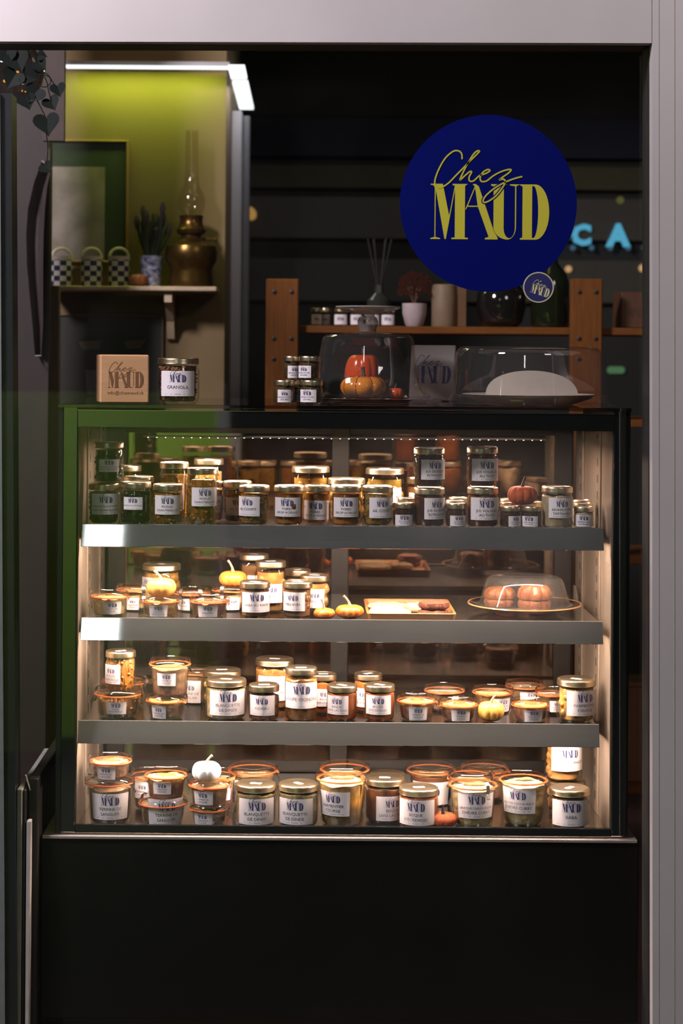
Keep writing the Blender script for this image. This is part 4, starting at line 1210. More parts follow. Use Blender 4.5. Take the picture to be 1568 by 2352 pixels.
loft([[(x, y, 0) for x, y in rrect(hw - 0.004, hd - 0.004, 0.008)], [(x, y, 0.015) for x, y in rrect(hw, hd, 0.010)], [(x, y, 0.0165) for x, y in rrect(hw - 0.002, hd - 0.002, 0.009)], [(x, y, 0.015) for x, y in rrect(hw - 0.005, hd - 0.005, 0.008)], [(x, y, 0.005) for x, y in rrect(hw - 0.010, hd - 0.010, 0.006)]]).build('tray_body', mTRAY, tr)
mBISC = pbr('pale_biscuit', (0.62, 0.46, 0.26), 0.8, 0, (0.48, 0.32, 0.15), 90, bump=0.5)
mCOOK = pbr('brown_oat_biscuit', (0.15, 0.038, 0.010), 0.8, 0, (0.08, 0.02, 0.006), 120, bump=1.0)


def biscuit(label, px_, Yc, z, rx_, ry_, h_, mat, lob=0, group='biscuits on the bamboo tray'):
    x = XatZ(px_, z, Yc)
    seed = random.uniform(0, 6)

    def mod(r, zz, a):
        k = 1 + 0.04 * math.sin(3 * a + seed) + 0.03 * math.sin(5 * a + seed * 2)
        if lob:
            k = 1 - 0.13 * (1 - abs(math.cos(a * lob / 2))) ** 1.5
        return r * k, zz + (0.0012 * math.sin(5 * a + seed) * (r < 0.9) if zz > h_ * 0.5 else 0)
    mb = MB().lathe([(0, 0), (0.8, 0), (0.97, h_ * 0.25), (1.0, h_ * 0.5), (0.93, h_ * 0.82), (0.7, h_ * 0.97), (0.35, h_), (0, h_ * 0.98)], 40, mod=mod)
    mb.v = [(v[0] * rx_, v[1] * ry_, v[2]) for v in mb.v]
    o = mb.build('biscuit', mat, None, loc=(x, Yc, z))
    tag(o, label, 'biscuit', group)
    return o


zt_ = Z2 + 0.0060
biscuit('pale round biscuit in front on the bamboo tray', 893, 0.115, zt_, 0.047, 0.040, 0.013, mBISC)
biscuit('pale round biscuit at the back left of the bamboo tray', 889, 0.205, zt_, 0.045, 0.042, 0.013, mBISC)
biscuit('pale biscuit half hidden behind the brown ones on the tray', 962, 0.180, zt_, 0.033, 0.040, 0.016, mBISC)
biscuit('lower brown flower shaped biscuit on the bamboo tray', 994, 0.105, zt_, 0.035, 0.034, 0.014, mCOOK, 6)
biscuit('upper brown flower shaped biscuit stacked on the bamboo tray', 996, 0.112, zt_ + 0.0145, 0.035, 0.034, 0.018, mCOOK, 6)

dy = 0.195
dz = Z2
dx_ = XatZ(1204, dz + 0.02, dy)
pl = thing('glass_plate', 'wide amber rimmed glass plate under the dome on the second shelf', 'plate', (dx_, dy, dz + 0.0005))
RP = M(131, dy)
mPLATE = glass('plate_glass', tint=(0.80, 0.80, 0.86), base=0.12, edge=0.7, power=2.0, rough=0.04)
MB().lathe([(0, 0.003), (0.55 * RP, 0.003), (0.58 * RP, 0), (0.62 * RP, 0.003), (0.80 * RP, 0.012), (0.97 * RP, 0.020), (0.99 * RP, 0.022), (0.96 * RP, 0.0235), (0.80 * RP, 0.016), (0.60 * RP, 0.008), (0, 0.008)], 64).build('plate_body', mPLATE, pl)
MB().lathe([(0.965 * RP, 0.0235), (0.985 * RP, 0.0205), (1.0 * RP, 0.022), (0.99 * RP, 0.0245), (0.965 * RP, 0.0240), (0.965 * RP, 0.0235)], 64).build('plate_rim', pbr('amber_rim', (0.40, 0.20, 0.08), 0.15, coat=0.5), pl)
dm = thing('glass_dome', 'low clear dome covering two brown cakes on the second shelf', 'dome', (dx_, dy, dz + 0.0192))
RD = M(104, dy)
hD = P(1204, 1322, dy).z - dz - 0.0192
MB().lathe([(1.06 * RD, 0.001), (1.065 * RD, 0.003), (1.0 * RD, 0.005), (0.985 * RD, 0.010), (0.94 * RD, 0.35 * hD), (0.87 * RD, 0.75 * hD), (0.82 * RD, 0.90 * hD), (0.74 * RD, 0.97 * hD), (0.60 * RD, hD), (0.45 * RD, 0.985 * hD), (0.43 * RD, 0.97 * hD), (0, 0.97 * hD)], 64).build('dome_shell', mDOME, dm)
mCAKE = pbr('brown_cake', (0.13, 0.035, 0.007), 0.6, 0, (0.24, 0.075, 0.013), 60, bump=0.4)


def cake(label, px_, Yc, r_, h_):
    z = dz + 0.0125
    x = XatZ(px_, z, Yc)
    t = thing('bundt_cake', label, 'cake', (x, Yc, z), 0.2, 'cakes under the dome')

    def mod(r, zz, a):
        k = 1 - 0.15 * (1 - abs(math.cos(a * 3.5))) ** 1.3
        return r * k, zz
    MB().lathe([(0, 0), (0.80 * r_, 0), (0.92 * r_, h_ * 0.06), (0.98 * r_, h_ * 0.26), (0.90 * r_, h_ * 0.40), (0.86 * r_, h_ * 0.44)], 56, mod=mod).build('cake_base', pbr('brown_cake_base', (0.17, 0.055, 0.014), 0.7, 0, (0.12, 0.035, 0.008), 80, bump=0.4), t)
    MB().lathe([(0.80 * r_, h_ * 0.40), (0.95 * r_, h_ * 0.46), (1.0 * r_, h_ * 0.62), (0.93 * r_, h_ * 0.82), (0.70 * r_, h_ * 0.97), (0.45 * r_, h_), (0.22 * r_, h_ * 0.93), (0, h_ * 0.86)], 56, mod=mod).build('cake_top', mCAKE, t)


cake('brown pumpkin shaped cake under the dome, the farther left one', 1147, dy + 0.020, 0.037, 0.044)
cake('brown pumpkin shaped cake under the dome, the nearer right one', 1227, dy - 0.030, 0.039, 0.056)

# =================================================================== ON TOP OF THE CASE
# wooden block
mBEECH = pbr('beech_block', (0.62, 0.35, 0.18), 0.5, 0, (0.56, 0.30, 0.15), 7, stretch=(1.5, 20, 20))
bY = 0.10
bx = XatZ(281, ZT + 0.05, bY)
bh = P(281, 815, bY - 0.03).z - ZT
bk = thing('wooden_block', 'square beech wood block with burnt lettering on the display case', 'block', (bx, bY, ZT + 0.0004), math.radians(13))
hw_ = M(113, 0.06) / 2
MB().bbox(-hw_, hw_, -0.04, 0.045, 0, bh, 0.003).build('block_body', mBEECH, bk)
mBURN = pbr('burnt_print', (0.20, 0.085, 0.035), 0.7)
lg = logo_geo(True, 7, 5)
kL = M(83, 0.06)
flat_print(lg, 'burnt_lettering', mBURN, bk, lambda a, b: (a * kL + 0.002, -0.0406, 0.034 + b * kL * 0.95))
v, f, wd = text_geo('info@chezmaud.ch')
kt = M(82, 0.06) / wd
flat_print([(v, f)], 'burnt_address', mBURN, bk, lambda a, b: (a * kt + 0.002, -0.0406, 0.0195 + b * kt))
TJ('g1', 'granola jar with gold lid standing on the display case', 'jars on top of the case', 409, 822, 97, 0.12, ZT, GRAN, 'GRANOLA', (373, 448, 852, 910), 0.84)
tt = 'jars on top of the case'
BL = 'BOUILLON DE|LÉGUMES'
TJ('n1', 'tiny stock jar, left of the lower row of three on the case', tt, 652, 873, 50, 0.10, ZT, STOCK, BL, (638, 668, 895, 924), small=True)
TJ('n2', 'tiny stock jar set back in the middle of the lower row on the case', tt, 682, 872, 48, 0.150, ZT, STOCK, BL, (664, 700, 895, 924), small=True)
TJ('n3', 'tiny stock jar, right of the lower row of three on the case', tt, 715, 873, 52, 0.10, ZT, STOCK, BL, (690, 726, 895, 924), small=True)
TJ('n4', 'tiny stock jar set back on the upper row beside the bell dome', tt, 671, 818, 42, 0.140, 'n2', STOCK, BL, (661, 690, 840, 868), small=True)
TJ('n5', 'tiny stock jar in front on the upper row beside the bell dome', tt, 710, 818, 50, 0.112, 'n3', STOCK, BL, (685, 714, 840, 868), small=True)

# bell dome with pumpkins
bY = 0.27
bx = XatZ(843, ZT, bY)
ph = thing('glass_stand_plate', 'low square glass plate under the bell dome on the case', 'plate', (bx + 0.012, bY, ZT + 0.0004))
loft([[(x, y, 0) for x, y in rrect(0.142, 0.132, 0.03)], [(x, y, 0.003) for x, y in rrect(0.150, 0.140, 0.035)], [(x, y, 0.011) for x, y in rrect(0.153, 0.143, 0.035)], [(x, y, 0.012) for x, y in rrect(0.147, 0.137, 0.03)], [(x, y, 0.007) for x, y in rrect(0.130, 0.120, 0.02)]]).build('plate_body', mPLATE, ph)
zb = ZT + 0.0125
bell = thing('bell_dome', 'tall clear bell dome with a saucer shaped knob over artificial pumpkins', 'dome', (bx, bY, zb))


def zz(py):
    return P(843, py, bY).z - zb


rr = lambda p: M(p, bY)
MB().lathe([(rr(146), 0.0), (rr(147), 0.003), (rr(143), 0.007), (rr(133), zz(895)), (rr(122), zz(870)), (rr(114), zz(840)), (rr(109), zz(805)), (rr(106), zz(785)), (rr(103), zz(775)), (rr(94), zz(769)), (rr(60), zz(767)), (rr(22), zz(764)), (rr(19), zz(760))], 64).build('bell', mDOME, bell)
mKNOB = glass('knob_glass', tint=(0.55, 0.52, 0.50), base=0.16, edge=0.45, power=2.0, rough=0.05, painted_haze=0.16)  # pale diffuse share imitates light on the knob
MB().lathe([(rr(19), zz(762)), (rr(20), zz(755)), (rr(23), zz(746)), (rr(24), zz(738)), (rr(20), zz(729)), (rr(15), zz(726)), (rr(16), zz(722))], 48).build('knob_stem', mKNOB, bell)
MB().lathe([(rr(14), zz(722)), (rr(30), zz(719.5)), (rr(52), zz(715)), (rr(71), zz(710)), (rr(75), zz(706)), (rr(74), zz(703.5)), (rr(68), zz(705)), (rr(40), zz(711)), (0, zz(714))], 48).build('saucer_knob', glass('saucer_glass', tint=(0.75, 0.72, 0.70), base=0.16, edge=0.45, power=2.0, rough=0.05, painted_haze=0.30), bell)  # diffuse share painted in so the saucer looks lit
ITEMS['bp'] = dict(top=ZT + 0.0075)
mRED = pbr('red_orange_glaze', (0.62, 0.085, 0.012), 0.22, 0, (0.58, 0.075, 0.010), 10, coat=0.4)
mAMB = pbr('amber_glaze', (0.72, 0.26, 0.018), 0.22, 0, (0.66, 0.22, 0.015), 20, coat=0.4)
g = 'artificial pumpkins under the bell dome'
pumpkin('d1', 'tall red orange gourd under the bell dome', g, 832, 84, 806, 800, bY + 0.045, 'bp', mRED, mSTEMD, 9, 0.035)
p_ = pumpkin('d2', 'amber pumpkin with dark red grooves under the bell dome', g, 834, 106, 860, 843, bY - 0.040, 'bp', mAMB, mSTEMD, 8, 0.05, lean=(-0.1, 0))
# dark red groove lines on the amber pumpkin
Rp = ITEMS['d2']['R']; hp = ITEMS['d2']['top'] - ITEMS['bp']['top']
for i in range(8):
    a = (2 * i + 1) * PI / 8
    pts = []
    for j in range(9):
        b = -1.1 + 2.35 * j / 8
        r = Rp * (math.cos(b) ** 0.75) * (1 - 0.05 * 1.6) + 0.0003
        pts.append((r * math.cos(a), r * math.sin(a), hp / 2 + math.sin(b) * hp / 2 - ((1 - r / Rp) ** 2 * hp * 0.16 if b > 0.8 else 0)))
    MB().tube(pts, 0.0012, 5).build('groove_line', pbr('dark_red_glaze', (0.25, 0.012, 0.005), 0.3), p_)
pumpkin('d3', 'small flat orange pumpkin right of the amber one under the bell dome', g, 907, 40, 889, 887, bY - 0.02, 'bp', mRED, mSTEMD, 8, 0.05)

# card behind the bell dome
mCARD = pbr('white_card', (0.34, 0.28, 0.27), 0.6, 0, (0.32, 0.265, 0.255), 6)
cY = 0.46
cr = thing('name_card', 'white tilted card with dark blue lettering behind the bell dome', 'card', (XatZ(992, ZT, cY), cY, ZT + 0.001), math.radians(-18))
ch = P(992, 792, cY).z - ZT
mbc = MB()
mbc.bbox(-0.058, 0.052, -0.003, 0.003, 0, ch, 0.002)
o = mbc.build('card_sheet', mCARD, cr, rot=(math.radians(-10), 0, math.radians(0)))
flat_print(logo_geo(True, 10, 5), 'printed_lettering', mINK, o, lambda a, b: (a * 0.092 - 0.002, -0.0034, 0.042 + b * 0.092))

# low cake dome on the right
lY = 0.25
lx = XatZ(1213, ZT, lY)
pp = thing('serving_plate', 'round pale plate inside the wide low dome on the case', 'plate', (lx, lY, ZT + 0.0004))
RB = M(152, lY)
mPORC = pbr('pale_porcelain', (0.60, 0.52, 0.47), 0.25, 0, (0.58, 0.50, 0.45), 10, coat=0.3)
MB().lathe([(0, 0.002), (0.60 * RB, 0.002), (0.65 * RB, 0), (0.75 * RB, 0.004), (0.93 * RB, 0.014), (1.0 * RB, 0.0225), (0.985 * RB, 0.0235), (0.90 * RB, 0.017), (0.75 * RB, 0.009), (0, 0.007)], 64).build('plate_body', mPORC, pp)
ld = thing('cake_dome', 'wide low clear dome covering a folded white napkin on the case', 'dome', (lx, lY, ZT + 0.0006))
hl = P(1213, 797, lY).z - ZT
r2 = lambda p: M(p, lY)
MB().lathe([(r2(181), 0), (r2(182), 0.002), (r2(180), 0.020), (r2(175), 0.0215), (r2(171), 0.5 * hl), (r2(167), 0.85 * hl), (r2(164), 0.93 * hl), (r2(157), 0.98 * hl), (r2(145), hl), (0, hl)], 72).build('dome_shell', mDOME, ld)
# folded napkin: thick half-round layers
nk = thing('folded_napkin', 'white napkin folded to a half round on the plate in the wide dome', 'napkin', (XatZ(1217, ZT + 0.02, lY + 0.02), lY + 0.01, ZT + 0.0110))
mNAP = pbr('white_cotton', (0.50, 0.46, 0.40), 0.8, 0, (0.47, 0.43, 0.375), 40, bump=0.1)
for k in range(3):
    hwn = M(106, lY) - 0.003 * k
    poly = []
    for i in range(25):
        a = PI * i / 24
        poly.append((-math.cos(a) * hwn, math.sin(a) ** 0.7 * (0.066 - 0.002 * k)))
    th = 0.007
    y0 = -0.03 + k * 0.009
    lean = 0.35
    MB().prism(poly, y0, y0 + th, lambda u, v, t: (u, t + lean * v, v)).build('fold', mNAP, nk, angle=30)

# =================================================================== ROOM BEHIND
# white wall shelf with bracket, on the cream wall
sY = YC - 0.16
s0, s1 = P(103, 660, sY), P(497, 664, sY)
zS = P(300, 657, sY).z
mWSH = pbr('cream_shelf_paint', (0.56, 0.42, 0.28), 0.6)
ws = thing('wall_shelf', 'cream painted wall shelf carrying mugs, a plant and an oil lamp', 'shelf', (0, 0, 0))
MB().bbox(s0.x, s1.x, sY, YC - 0.002, zS - 0.013, zS, 0.002).build('shelf_board', mWSH, ws)
bxx = P(391, 700, YC - 0.05).x
poly = [(YC - 0.002, zS - 0.013), (sY + 0.02, zS - 0.013), (sY + 0.022, zS - 0.045), (sY + 0.06, zS - 0.060), (YC - 0.05, zS - 0.10), (YC - 0.022, zS - 0.15), (YC - 0.002, zS - 0.155)]
MB().prism(poly, bxx - 0.011, bxx + 0.011, lambda u, v, t: (t, u, v)).build('shelf_bracket', mWSH, ws, smooth=False)


def checker(name, a, b, su, sv):
    m, t, out = nt(name)
    tc = t.nodes.new('ShaderNodeTexCoord')
    sx = t.nodes.new('ShaderNodeSeparateXYZ'); t.links.new(tc.outputs['Object'], sx.inputs[0])
    at = t.nodes.new('ShaderNodeMath'); at.operation = 'ARCTAN2'
    t.links.new(sx.outputs[1], at.inputs[0]); t.links.new(sx.outputs[0], at.inputs[1])
    cb = t.nodes.new('ShaderNodeCombineXYZ'); t.links.new(at.outputs[0], cb.inputs[0])
    mu = t.nodes.new('ShaderNodeMath'); mu.operation = 'MULTIPLY'; mu.inputs[1].default_value = sv
    t.links.new(sx.outputs[2], mu.inputs[0]); t.links.new(mu.outputs[0], cb.inputs[1])
    cb.inputs[2].default_value = 0.5
    ck = t.nodes.new('ShaderNodeTexChecker'); ck.inputs['Scale'].default_value = su
    ck.inputs[1].default_value = (*a, 1); ck.inputs[2].default_value = (*b, 1)
    t.links.new(cb.outputs[0], ck.inputs[0])
    bs = t.nodes.new('ShaderNodeBsdfPrincipled'); bs.inputs['Roughness'].default_value = 0.3
    t.links.new(ck.outputs[0], bs.inputs['Base Color']); t.links.new(bs.outputs[0], out.inputs[0])
    return m


mCHK = checker('blue_white_checks', (0.02, 0.03, 0.09), (0.62, 0.56, 0.50), 10 / (2 * PI), 41.9)
mCUPW = pbr('cream_ceramic', (0.55, 0.45, 0.36), 0.35)
mug_names = ['checked blue lantern mug, leftmost of three on the wall shelf', 'checked blue lantern mug, middle of three on the wall shelf', 'checked blue lantern mug, rightmost of three on the wall shelf']
for i, cxp in enumerate((141, 210, 273)):
    yy = sY + 0.075
    R = M(24.5, yy)
    hm = P(cxp, 597, yy).z - zS
    t = thing('checked_mug', mug_names[i], 'mug', (XatZ(cxp, zS, yy), yy, zS), 0.3, 'checked mugs on the wall shelf')
    MB().lathe([(0, 0), (R * 0.95, 0), (R, 0.003), (R, hm), (R * 0.92, hm), (R * 0.92, 0.01), (0, 0.008)], 36).build('mug_body', mCHK, t)
    MB().lathe([(R * 0.90, hm), (R * 1.03, hm), (R * 1.03, hm + 0.010), (R * 0.9, hm + 0.010), (R * 0.9, hm)], 36).build('mug_rim', mCUPW, t)
    pts = [(math.cos(PI * k / 12) * R * 0.9, 0, hm + 0.008 + math.sin(PI * k / 12) * 0.026) for k in range(13)]
    MB().tube(pts, 0.0045, 8).build('handle', mCUPW, t)

# blue patterned pot with lavender
yy = sY + 0.08
pt_ = thing('lavender_pot', 'lavender plant in a blue and white patterned pot on the wall shelf', 'plant', (XatZ(347, zS, yy), yy, zS))
R = M(27, yy)
hm = P(347, 588, yy).z - zS
mPAT = pbr('blue_white_pattern', (0.50, 0.50, 0.58), 0.3, 0, (0.05, 0.07, 0.20), 75)
MB().lathe([(0, 0), (R * 0.72, 0), (R * 0.78, 0.003), (R, hm), (R * 0.92, hm), (R * 0.88, hm - 0.01), (0, hm - 0.01)], 36).build('pot', mPAT, pt_)
mLAV = pbr('lavender_leaf', (0.040, 0.055, 0.028), 0.7)
mLAVF = pbr('lavender_flower', (0.050, 0.036, 0.042), 0.8)
for i in range(44):
    a = random.uniform(0, 2 * PI); sp_ = random.uniform(0.1, 1)
    ll = random.uniform(0.05, 0.125)
    x1_, y1_ = math.cos(a) * sp_ * 0.052, math.sin(a) * sp_ * 0.04
    MB().tube([(x1_ * 0.3, y1_ * 0.3, hm - 0.01), (x1_ * 0.7, y1_ * 0.7, hm + ll * 0.5), (x1_, y1_, hm + ll)], [0.003, 0.0075, 0.003], 5).build('leaf', mLAV, pt_)
    if i % 3 == 0:
        MB().ball((x1_ * 1.02, y1_ * 1.02, hm + ll + 0.010), 0.0075, (0.7, 0.7, 2.2), 1)
        fb = MB().tube([(x1_, y1_, hm + ll - 0.01), (x1_ * 1.03, y1_ * 1.03, hm + ll + 0.012), (x1_ * 1.06, y1_ * 1.06, hm + ll + 0.03)], [0.005, 0.0095, 0.005], 7)
        fb.build('flower_spike', mLAVF, pt_)
pumpkin('bg1', 'small dull orange pumpkin between the mugs and the patterned pot', None, 318, 42, 628, 622, sY + 0.045, zS, pbr('dull_orange', (0.33, 0.10, 0.03), 0.6), mSTEMD, 8)
# brass oil lamp
yy = sY + 0.085
ol = thing('oil_lamp', 'brass oil lamp with a tall glass chimney on the wall shelf', 'lamp', (XatZ(438, zS, yy), yy, zS))
mBR = pbr('aged_brass', (0.15, 0.085, 0.02), 0.30, 0.85, (0.11, 0.06, 0.014), 15)
z_ = lambda py: P(438, py, yy).z - zS
r_ = lambda p: M(p, yy)
MB().lathe([(0, 0), (r_(50), 0), (r_(52), z_(645)), (r_(48), z_(625)), (r_(50), z_(615)), (r_(58), z_(600)), (r_(61), z_(580)), (r_(57), z_(566)), (r_(35), z_(558)), (r_(25), z_(548)), (r_(22), z_(540))], 48).build('oil_font', mBR, ol)
MB().lathe([(r_(22), z_(541)), (r_(33), z_(536)), (r_(35), z_(528)), (r_(28), z_(518)), (r_(26), z_(505)), (r_(28), z_(496)), (r_(24), z_(494)), (0, z_(500))], 40).build('burner', mBR, ol)
MB().lathe([(r_(22), z_(497)), (r_(30), z_(478)), (r_(33), z_(462)), (r_(28), z_(445)), (r_(19), z_(428)), (r_(16), z_(400)), (r_(15), z_(300))], 40).build('chimney', glass('old_chimney_glass', tint=(0.90, 0.88, 0.80), base=0.03, edge=0.3, power=2.5), ol)
MB().tube([(r_(20), 0, z_(549)), (r_(48), 0, z_(549)), (r_(56), 0, z_(549))], 0.0035, 8).build('wick_shaft', mBR, ol)
MB().lathe([(0, -0.003), (r_(7), -0.003), (r_(8), 0.0), (r_(7), 0.003), (0, 0.003)], 16).build('wick_knob', mBR, ol, loc=(r_(57), 0, z_(549)), rot=(0, PI / 2, 0))

# framed picture above the shelf: green mount, light print
def panel_px(name, label, x0, x1, y0, y1, Y, fw, mf, mm, inner=None, mi=None, cat='picture'):
    t = thing(name, label, cat, P((x0 + x1) / 2, y1, Y))
    o = t.location
    a, b = P(x0, y0, Y) - o, P(x1, y1, Y) - o
    f = M(fw, Y)
    mb = MB()
    mb.bbox(a.x, a.x + f, -0.014, 0.0, b.z, a.z, 0.002).bbox(b.x - f, b.x, -0.014, 0, b.z, a.z, 0.002).bbox(a.x + f, b.x - f, -0.014, 0, b.z, b.z + f, 0.002).bbox(a.x + f, b.x - f, -0.014, 0, a.z - f, a.z, 0.002)
    mb.build('picture_frame', mf, t)
    mt = MB().box(a.x + f, b.x - f, -0.006, 0, b.z + f, a.z - f).build('mount', mm, t, smooth=False)
    if inner:
        c_, d_ = P(inner[0], inner[2], Y) - o, P(inner[1], inner[3], Y) - o
        MB().box(c_.x, d_.x, -0.008, -0.006, d_.z, c_.z).build('print', mi, mt, smooth=False)
    return t


YP = YC - 0.004
panel_px('framed_print', 'framed pale print with a wide green mount above the wall shelf', 96, 294, 321, 604, YP, 5, pbr('gilt_frame', (0.30, 0.16, 0.05), 0.5), pbr('green_mount', (0.016, 0.030, 0.008), 0.7), (96, 240, 383, 602), pbr('sepia_print', (0.24, 0.20, 0.17), 0.6, 0, (0.13, 0.105, 0.075), 12))
dkp = panel_px('dark_photograph', 'dark framed photograph of a preserving jar below the wall shelf', 135, 374, 722, 935, YP, 3, pbr('thin_wood_frame', (0.24, 0.17, 0.11), 0.5), pbr('nearly_black_print', (0.030, 0.026, 0.020), 0.5))
o = dkp.location
# the photograph shows a dark jar with its lid: flat print
def flat_px(poly, Y, mat, name, parent):
    vs = [P(x, y, Y) - parent.matrix_world.translation if False else P(x, y, Y) - parent.location for x, y in poly]
    return MB().add(vs, [tuple(range(len(vs)))]).build(name, mat, parent, smooth=False, fix=False)
ell = [(260 + 86 * math.cos(a * PI / 18), 788 + 22 * math.sin(a * PI / 18)) for a in range(36)]
flat_px(ell, YP - 0.0065, pbr('jar_image_dark', (0.012, 0.014, 0.008), 0.5), 'print', dkp)
flat_px([(180, 786), (232, 782), (228, 803), (190, 803)], YP - 0.0070, pbr('jar_image_glint', (0.14, 0.10, 0.06), 0.5), 'print', dkp)
flat_px([(285, 784), (335, 780), (322, 800), (290, 802)], YP - 0.0070, pbr('jar_image_glint', (0.14, 0.10, 0.06), 0.5), 'print', dkp)
flat_px([(196, 850), (240, 850), (240, 905), (200, 905)], YP - 0.0070, pbr('jar_image_label', (0.17, 0.13, 0.14), 0.5), 'print', dkp)

# pine rack behind the case
rY = 1.15
rk = thing('pine_rack', 'open pine storage rack with bolted uprights behind the case', 'rack', (0, 0, 0))
zr = {}
for x0, x1 in ((611, 686), (1312, 1384)):
    a, b = P(x0, 640, rY), P(x1, 640, rY)
    up = MB().bbox(a.x, b.x, rY, rY + 0.035, 0.0, a.z, 0.003).build('upright', mPINE, rk)
    for (ox, py) in ((0.25, 670), (0.78, 670), (0.25, 777), (0.78, 777), (0.25, 824)):
        zz_ = P(x0, py, rY).z
        MB().lathe([(0, 0), (0.006, 0), (0.006, 0.003), (0.003, 0.0045), (0, 0.0045)], 14).build('bolt', pbr('dark_bolt', (0.02, 0.015, 0.012), 0.5), up, loc=(a.x + (b.x - a.x) * ox, rY, zz_), rot=(PI / 2, 0, 0))
for py0, py1, x0 in ((750, 767, 687), (961, 978, 660), (1277, 1293, 660), (1805, 1820, 660)):
    a = P(1000, py0, rY + 0.04); b = P(1000, py1, rY + 0.04)
    MB().bbox(P(x0, py0, rY + 0.04).x, 1.25, rY + 0.036, rY + 0.38, b.z, a.z, 0.002).build('board', mPINEH, rk)
    zr[py0] = a.z
# things on its top board
zK = zr[750]
kY = rY + 0.13
zK += 0.0005
rg = 'tiny jars on the rack'
TJ('h1', 'tiny dark jar, leftmost on the pine rack board', rg, 727, 708, 30, kY, zK, SMALLD, '', (716, 738, 723, 746), sticker=False, small=True)
TJ('h2', 'tiny dark jar, second on the pine rack board', rg, 747, 708, 30, kY + 0.045, zK, SMALLD, '', (736, 757, 723, 746), sticker=False, small=True)
TJ('h3', 'tiny dark jar, third on the pine rack board', rg, 783, 708, 32, kY, zK, SMALLD, '', (768, 796, 723, 746), sticker=False, small=True)
TJ('h4', 'tiny dark jar, fourth on the pine rack board', rg, 820, 708, 32, kY, zK, SMALLD, '', (805, 833, 723, 746), sticker=False, small=True)
TJ('h5', 'tiny dark jar on the rack behind the glass knob', rg, 856, 708, 32, kY, zK, SMALLD, '', (841, 869, 723, 746), sticker=False, small=True)
TJ('h6', 'tiny dark jar, last on the rack beside the white plant pot', rg, 891, 708, 32, kY, zK, SMALLD, '', (876, 904, 723, 746), sticker=False, small=True)
# reed diffuser
df = thing('reed_diffuser', 'dark reed diffuser bottle with thin sticks on the pine rack', 'diffuser', (XatZ(870, zK, kY + 0.17), kY + 0.17, zK))
MB().lathe([(0, 0), (0.035, 0), (0.038, 0.01), (0.036, 0.08), (0.015, 0.10), (0.012, 0.125), (0, 0.125)], 24).build('bottle', pbr('dark_glass_bottle', (0.03, 0.03, 0.025), 0.15), df)
for i in range(6):
    a = i * 1.05
    MB().tube([(0, 0, 0.09), (math.cos(a) * 0.035, math.sin(a) * 0.03, 0.26)], 0.0016, 5).build('reed', pbr('dark_reed', (0.02, 0.015, 0.012), 0.7), df)
# white pot with dry red bush
wp = thing('dried_plant', 'dry reddish bush in a small white pot on the pine rack', 'plant', (XatZ(951, zK, kY), kY, zK))
R = M(28, kY)
hm = P(951, 697, kY).z - zK
MB().lathe([(0, 0), (R * 0.62, 0), (R * 0.75, 0.006), (R * 0.97, hm * 0.55), (R, hm), (R * 0.92, hm), (R * 0.88, hm - 0.008), (0, hm - 0.008)], 36).build('pot', pbr('white_matt_pot', (0.46, 0.37, 0.38), 0.5), wp)
mbb = MB()
for i in range(420):
    a = random.uniform(0, 2 * PI); e = random.uniform(-0.35, PI / 2)
    rr_ = 0.052 * random.uniform(0.6, 1.0)
    cx_, cy_, cz_ = math.cos(a) * math.cos(e) * rr_, math.sin(a) * math.cos(e) * rr_, hm + 0.038 + math.sin(e) * rr_
    s = random.uniform(0.0025, 0.006)
    mbb.add([(cx_ - s, cy_, cz_), (cx_, cy_ - s, cz_ + s), (cx_ + s, cy_, cz_), (cx_, cy_ + s, cz_ - s)], [(0, 1, 2, 3)])
mbb.build('foliage', pbr('dry_red_foliage', (0.13, 0.035, 0.018), 0.85), wp, smooth=False, stuff=True, fix=False)
for i in range(6):
    a = i * 1.05
    MB().tube([(0, 0, hm - 0.01), (math.cos(a) * 0.02, math.sin(a) * 0.02, hm + 0.05)], 0.002, 5).build('twig', pbr('dry_twig', (0.12, 0.05, 0.03), 0.8), wp)
# cream vase, wood box, dark jug, bottle, crate
va = thing('cream_vase', 'plain cream cylindrical vase on the pine rack left of the dark jug', 'vase', (XatZ(1019, zK, kY + 0.01), kY + 0.01, zK))
R = M(29, kY); hm = P(1019, 655, kY).z - zK
MB().lathe([(0, 0), (R * 0.95, 0), (R, 0.004), (R * 1.0, hm * 0.7), (R * 0.96, hm), (R * 0.86, hm + 0.002), (R * 0.86, hm - 0.02), (0, hm - 0.02)], 36).build('vase_body', pbr('cream_glaze', (0.22, 0.15, 0.095), 0.5), va)
bx_ = thing('tall_wooden_box', 'tall brown wooden box beside the cream vase on the rack', 'box', (XatZ(1056, zK, kY + 0.03), kY + 0.03, zK))
MB().bbox(-M(13, kY), M(13, kY), -0.03, 0.05, 0, P(1056, 650, kY).z - zK, 0.002).build('box_body', pbr('dull_brown_wood', (0.13, 0.06, 0.022), 0.6), bx_)
jg = thing('dark_glass_jug', 'large round black glass jug on the rack below the blue sticker', 'jug', (XatZ(1150, zK, kY + 0.02), kY + 0.02, zK))
mJUG = pbr('black_glass', (0.010, 0.009, 0.008), 0.08, coat=0.6)
rJ = M(58, kY)
MB().lathe([(0, 0), (rJ * 0.6, 0), (rJ * 0.85, 0.015), (rJ, 0.06), (rJ * 0.95, 0.10), (rJ * 0.6, 0.135), (rJ * 0.4, 0.15), (rJ * 0.42, 0.17), (rJ * 0.38, 0.17), (0, 0.14)], 48).build('jug_body', mJUG, jg)
bt = thing('wine_bottle', 'dark green wine bottle on the rack behind the small round badge', 'bottle', (XatZ(1262, zK, kY), kY, zK))
rB = M(44, kY) 
hB = P(1280, 560, kY).z - zK
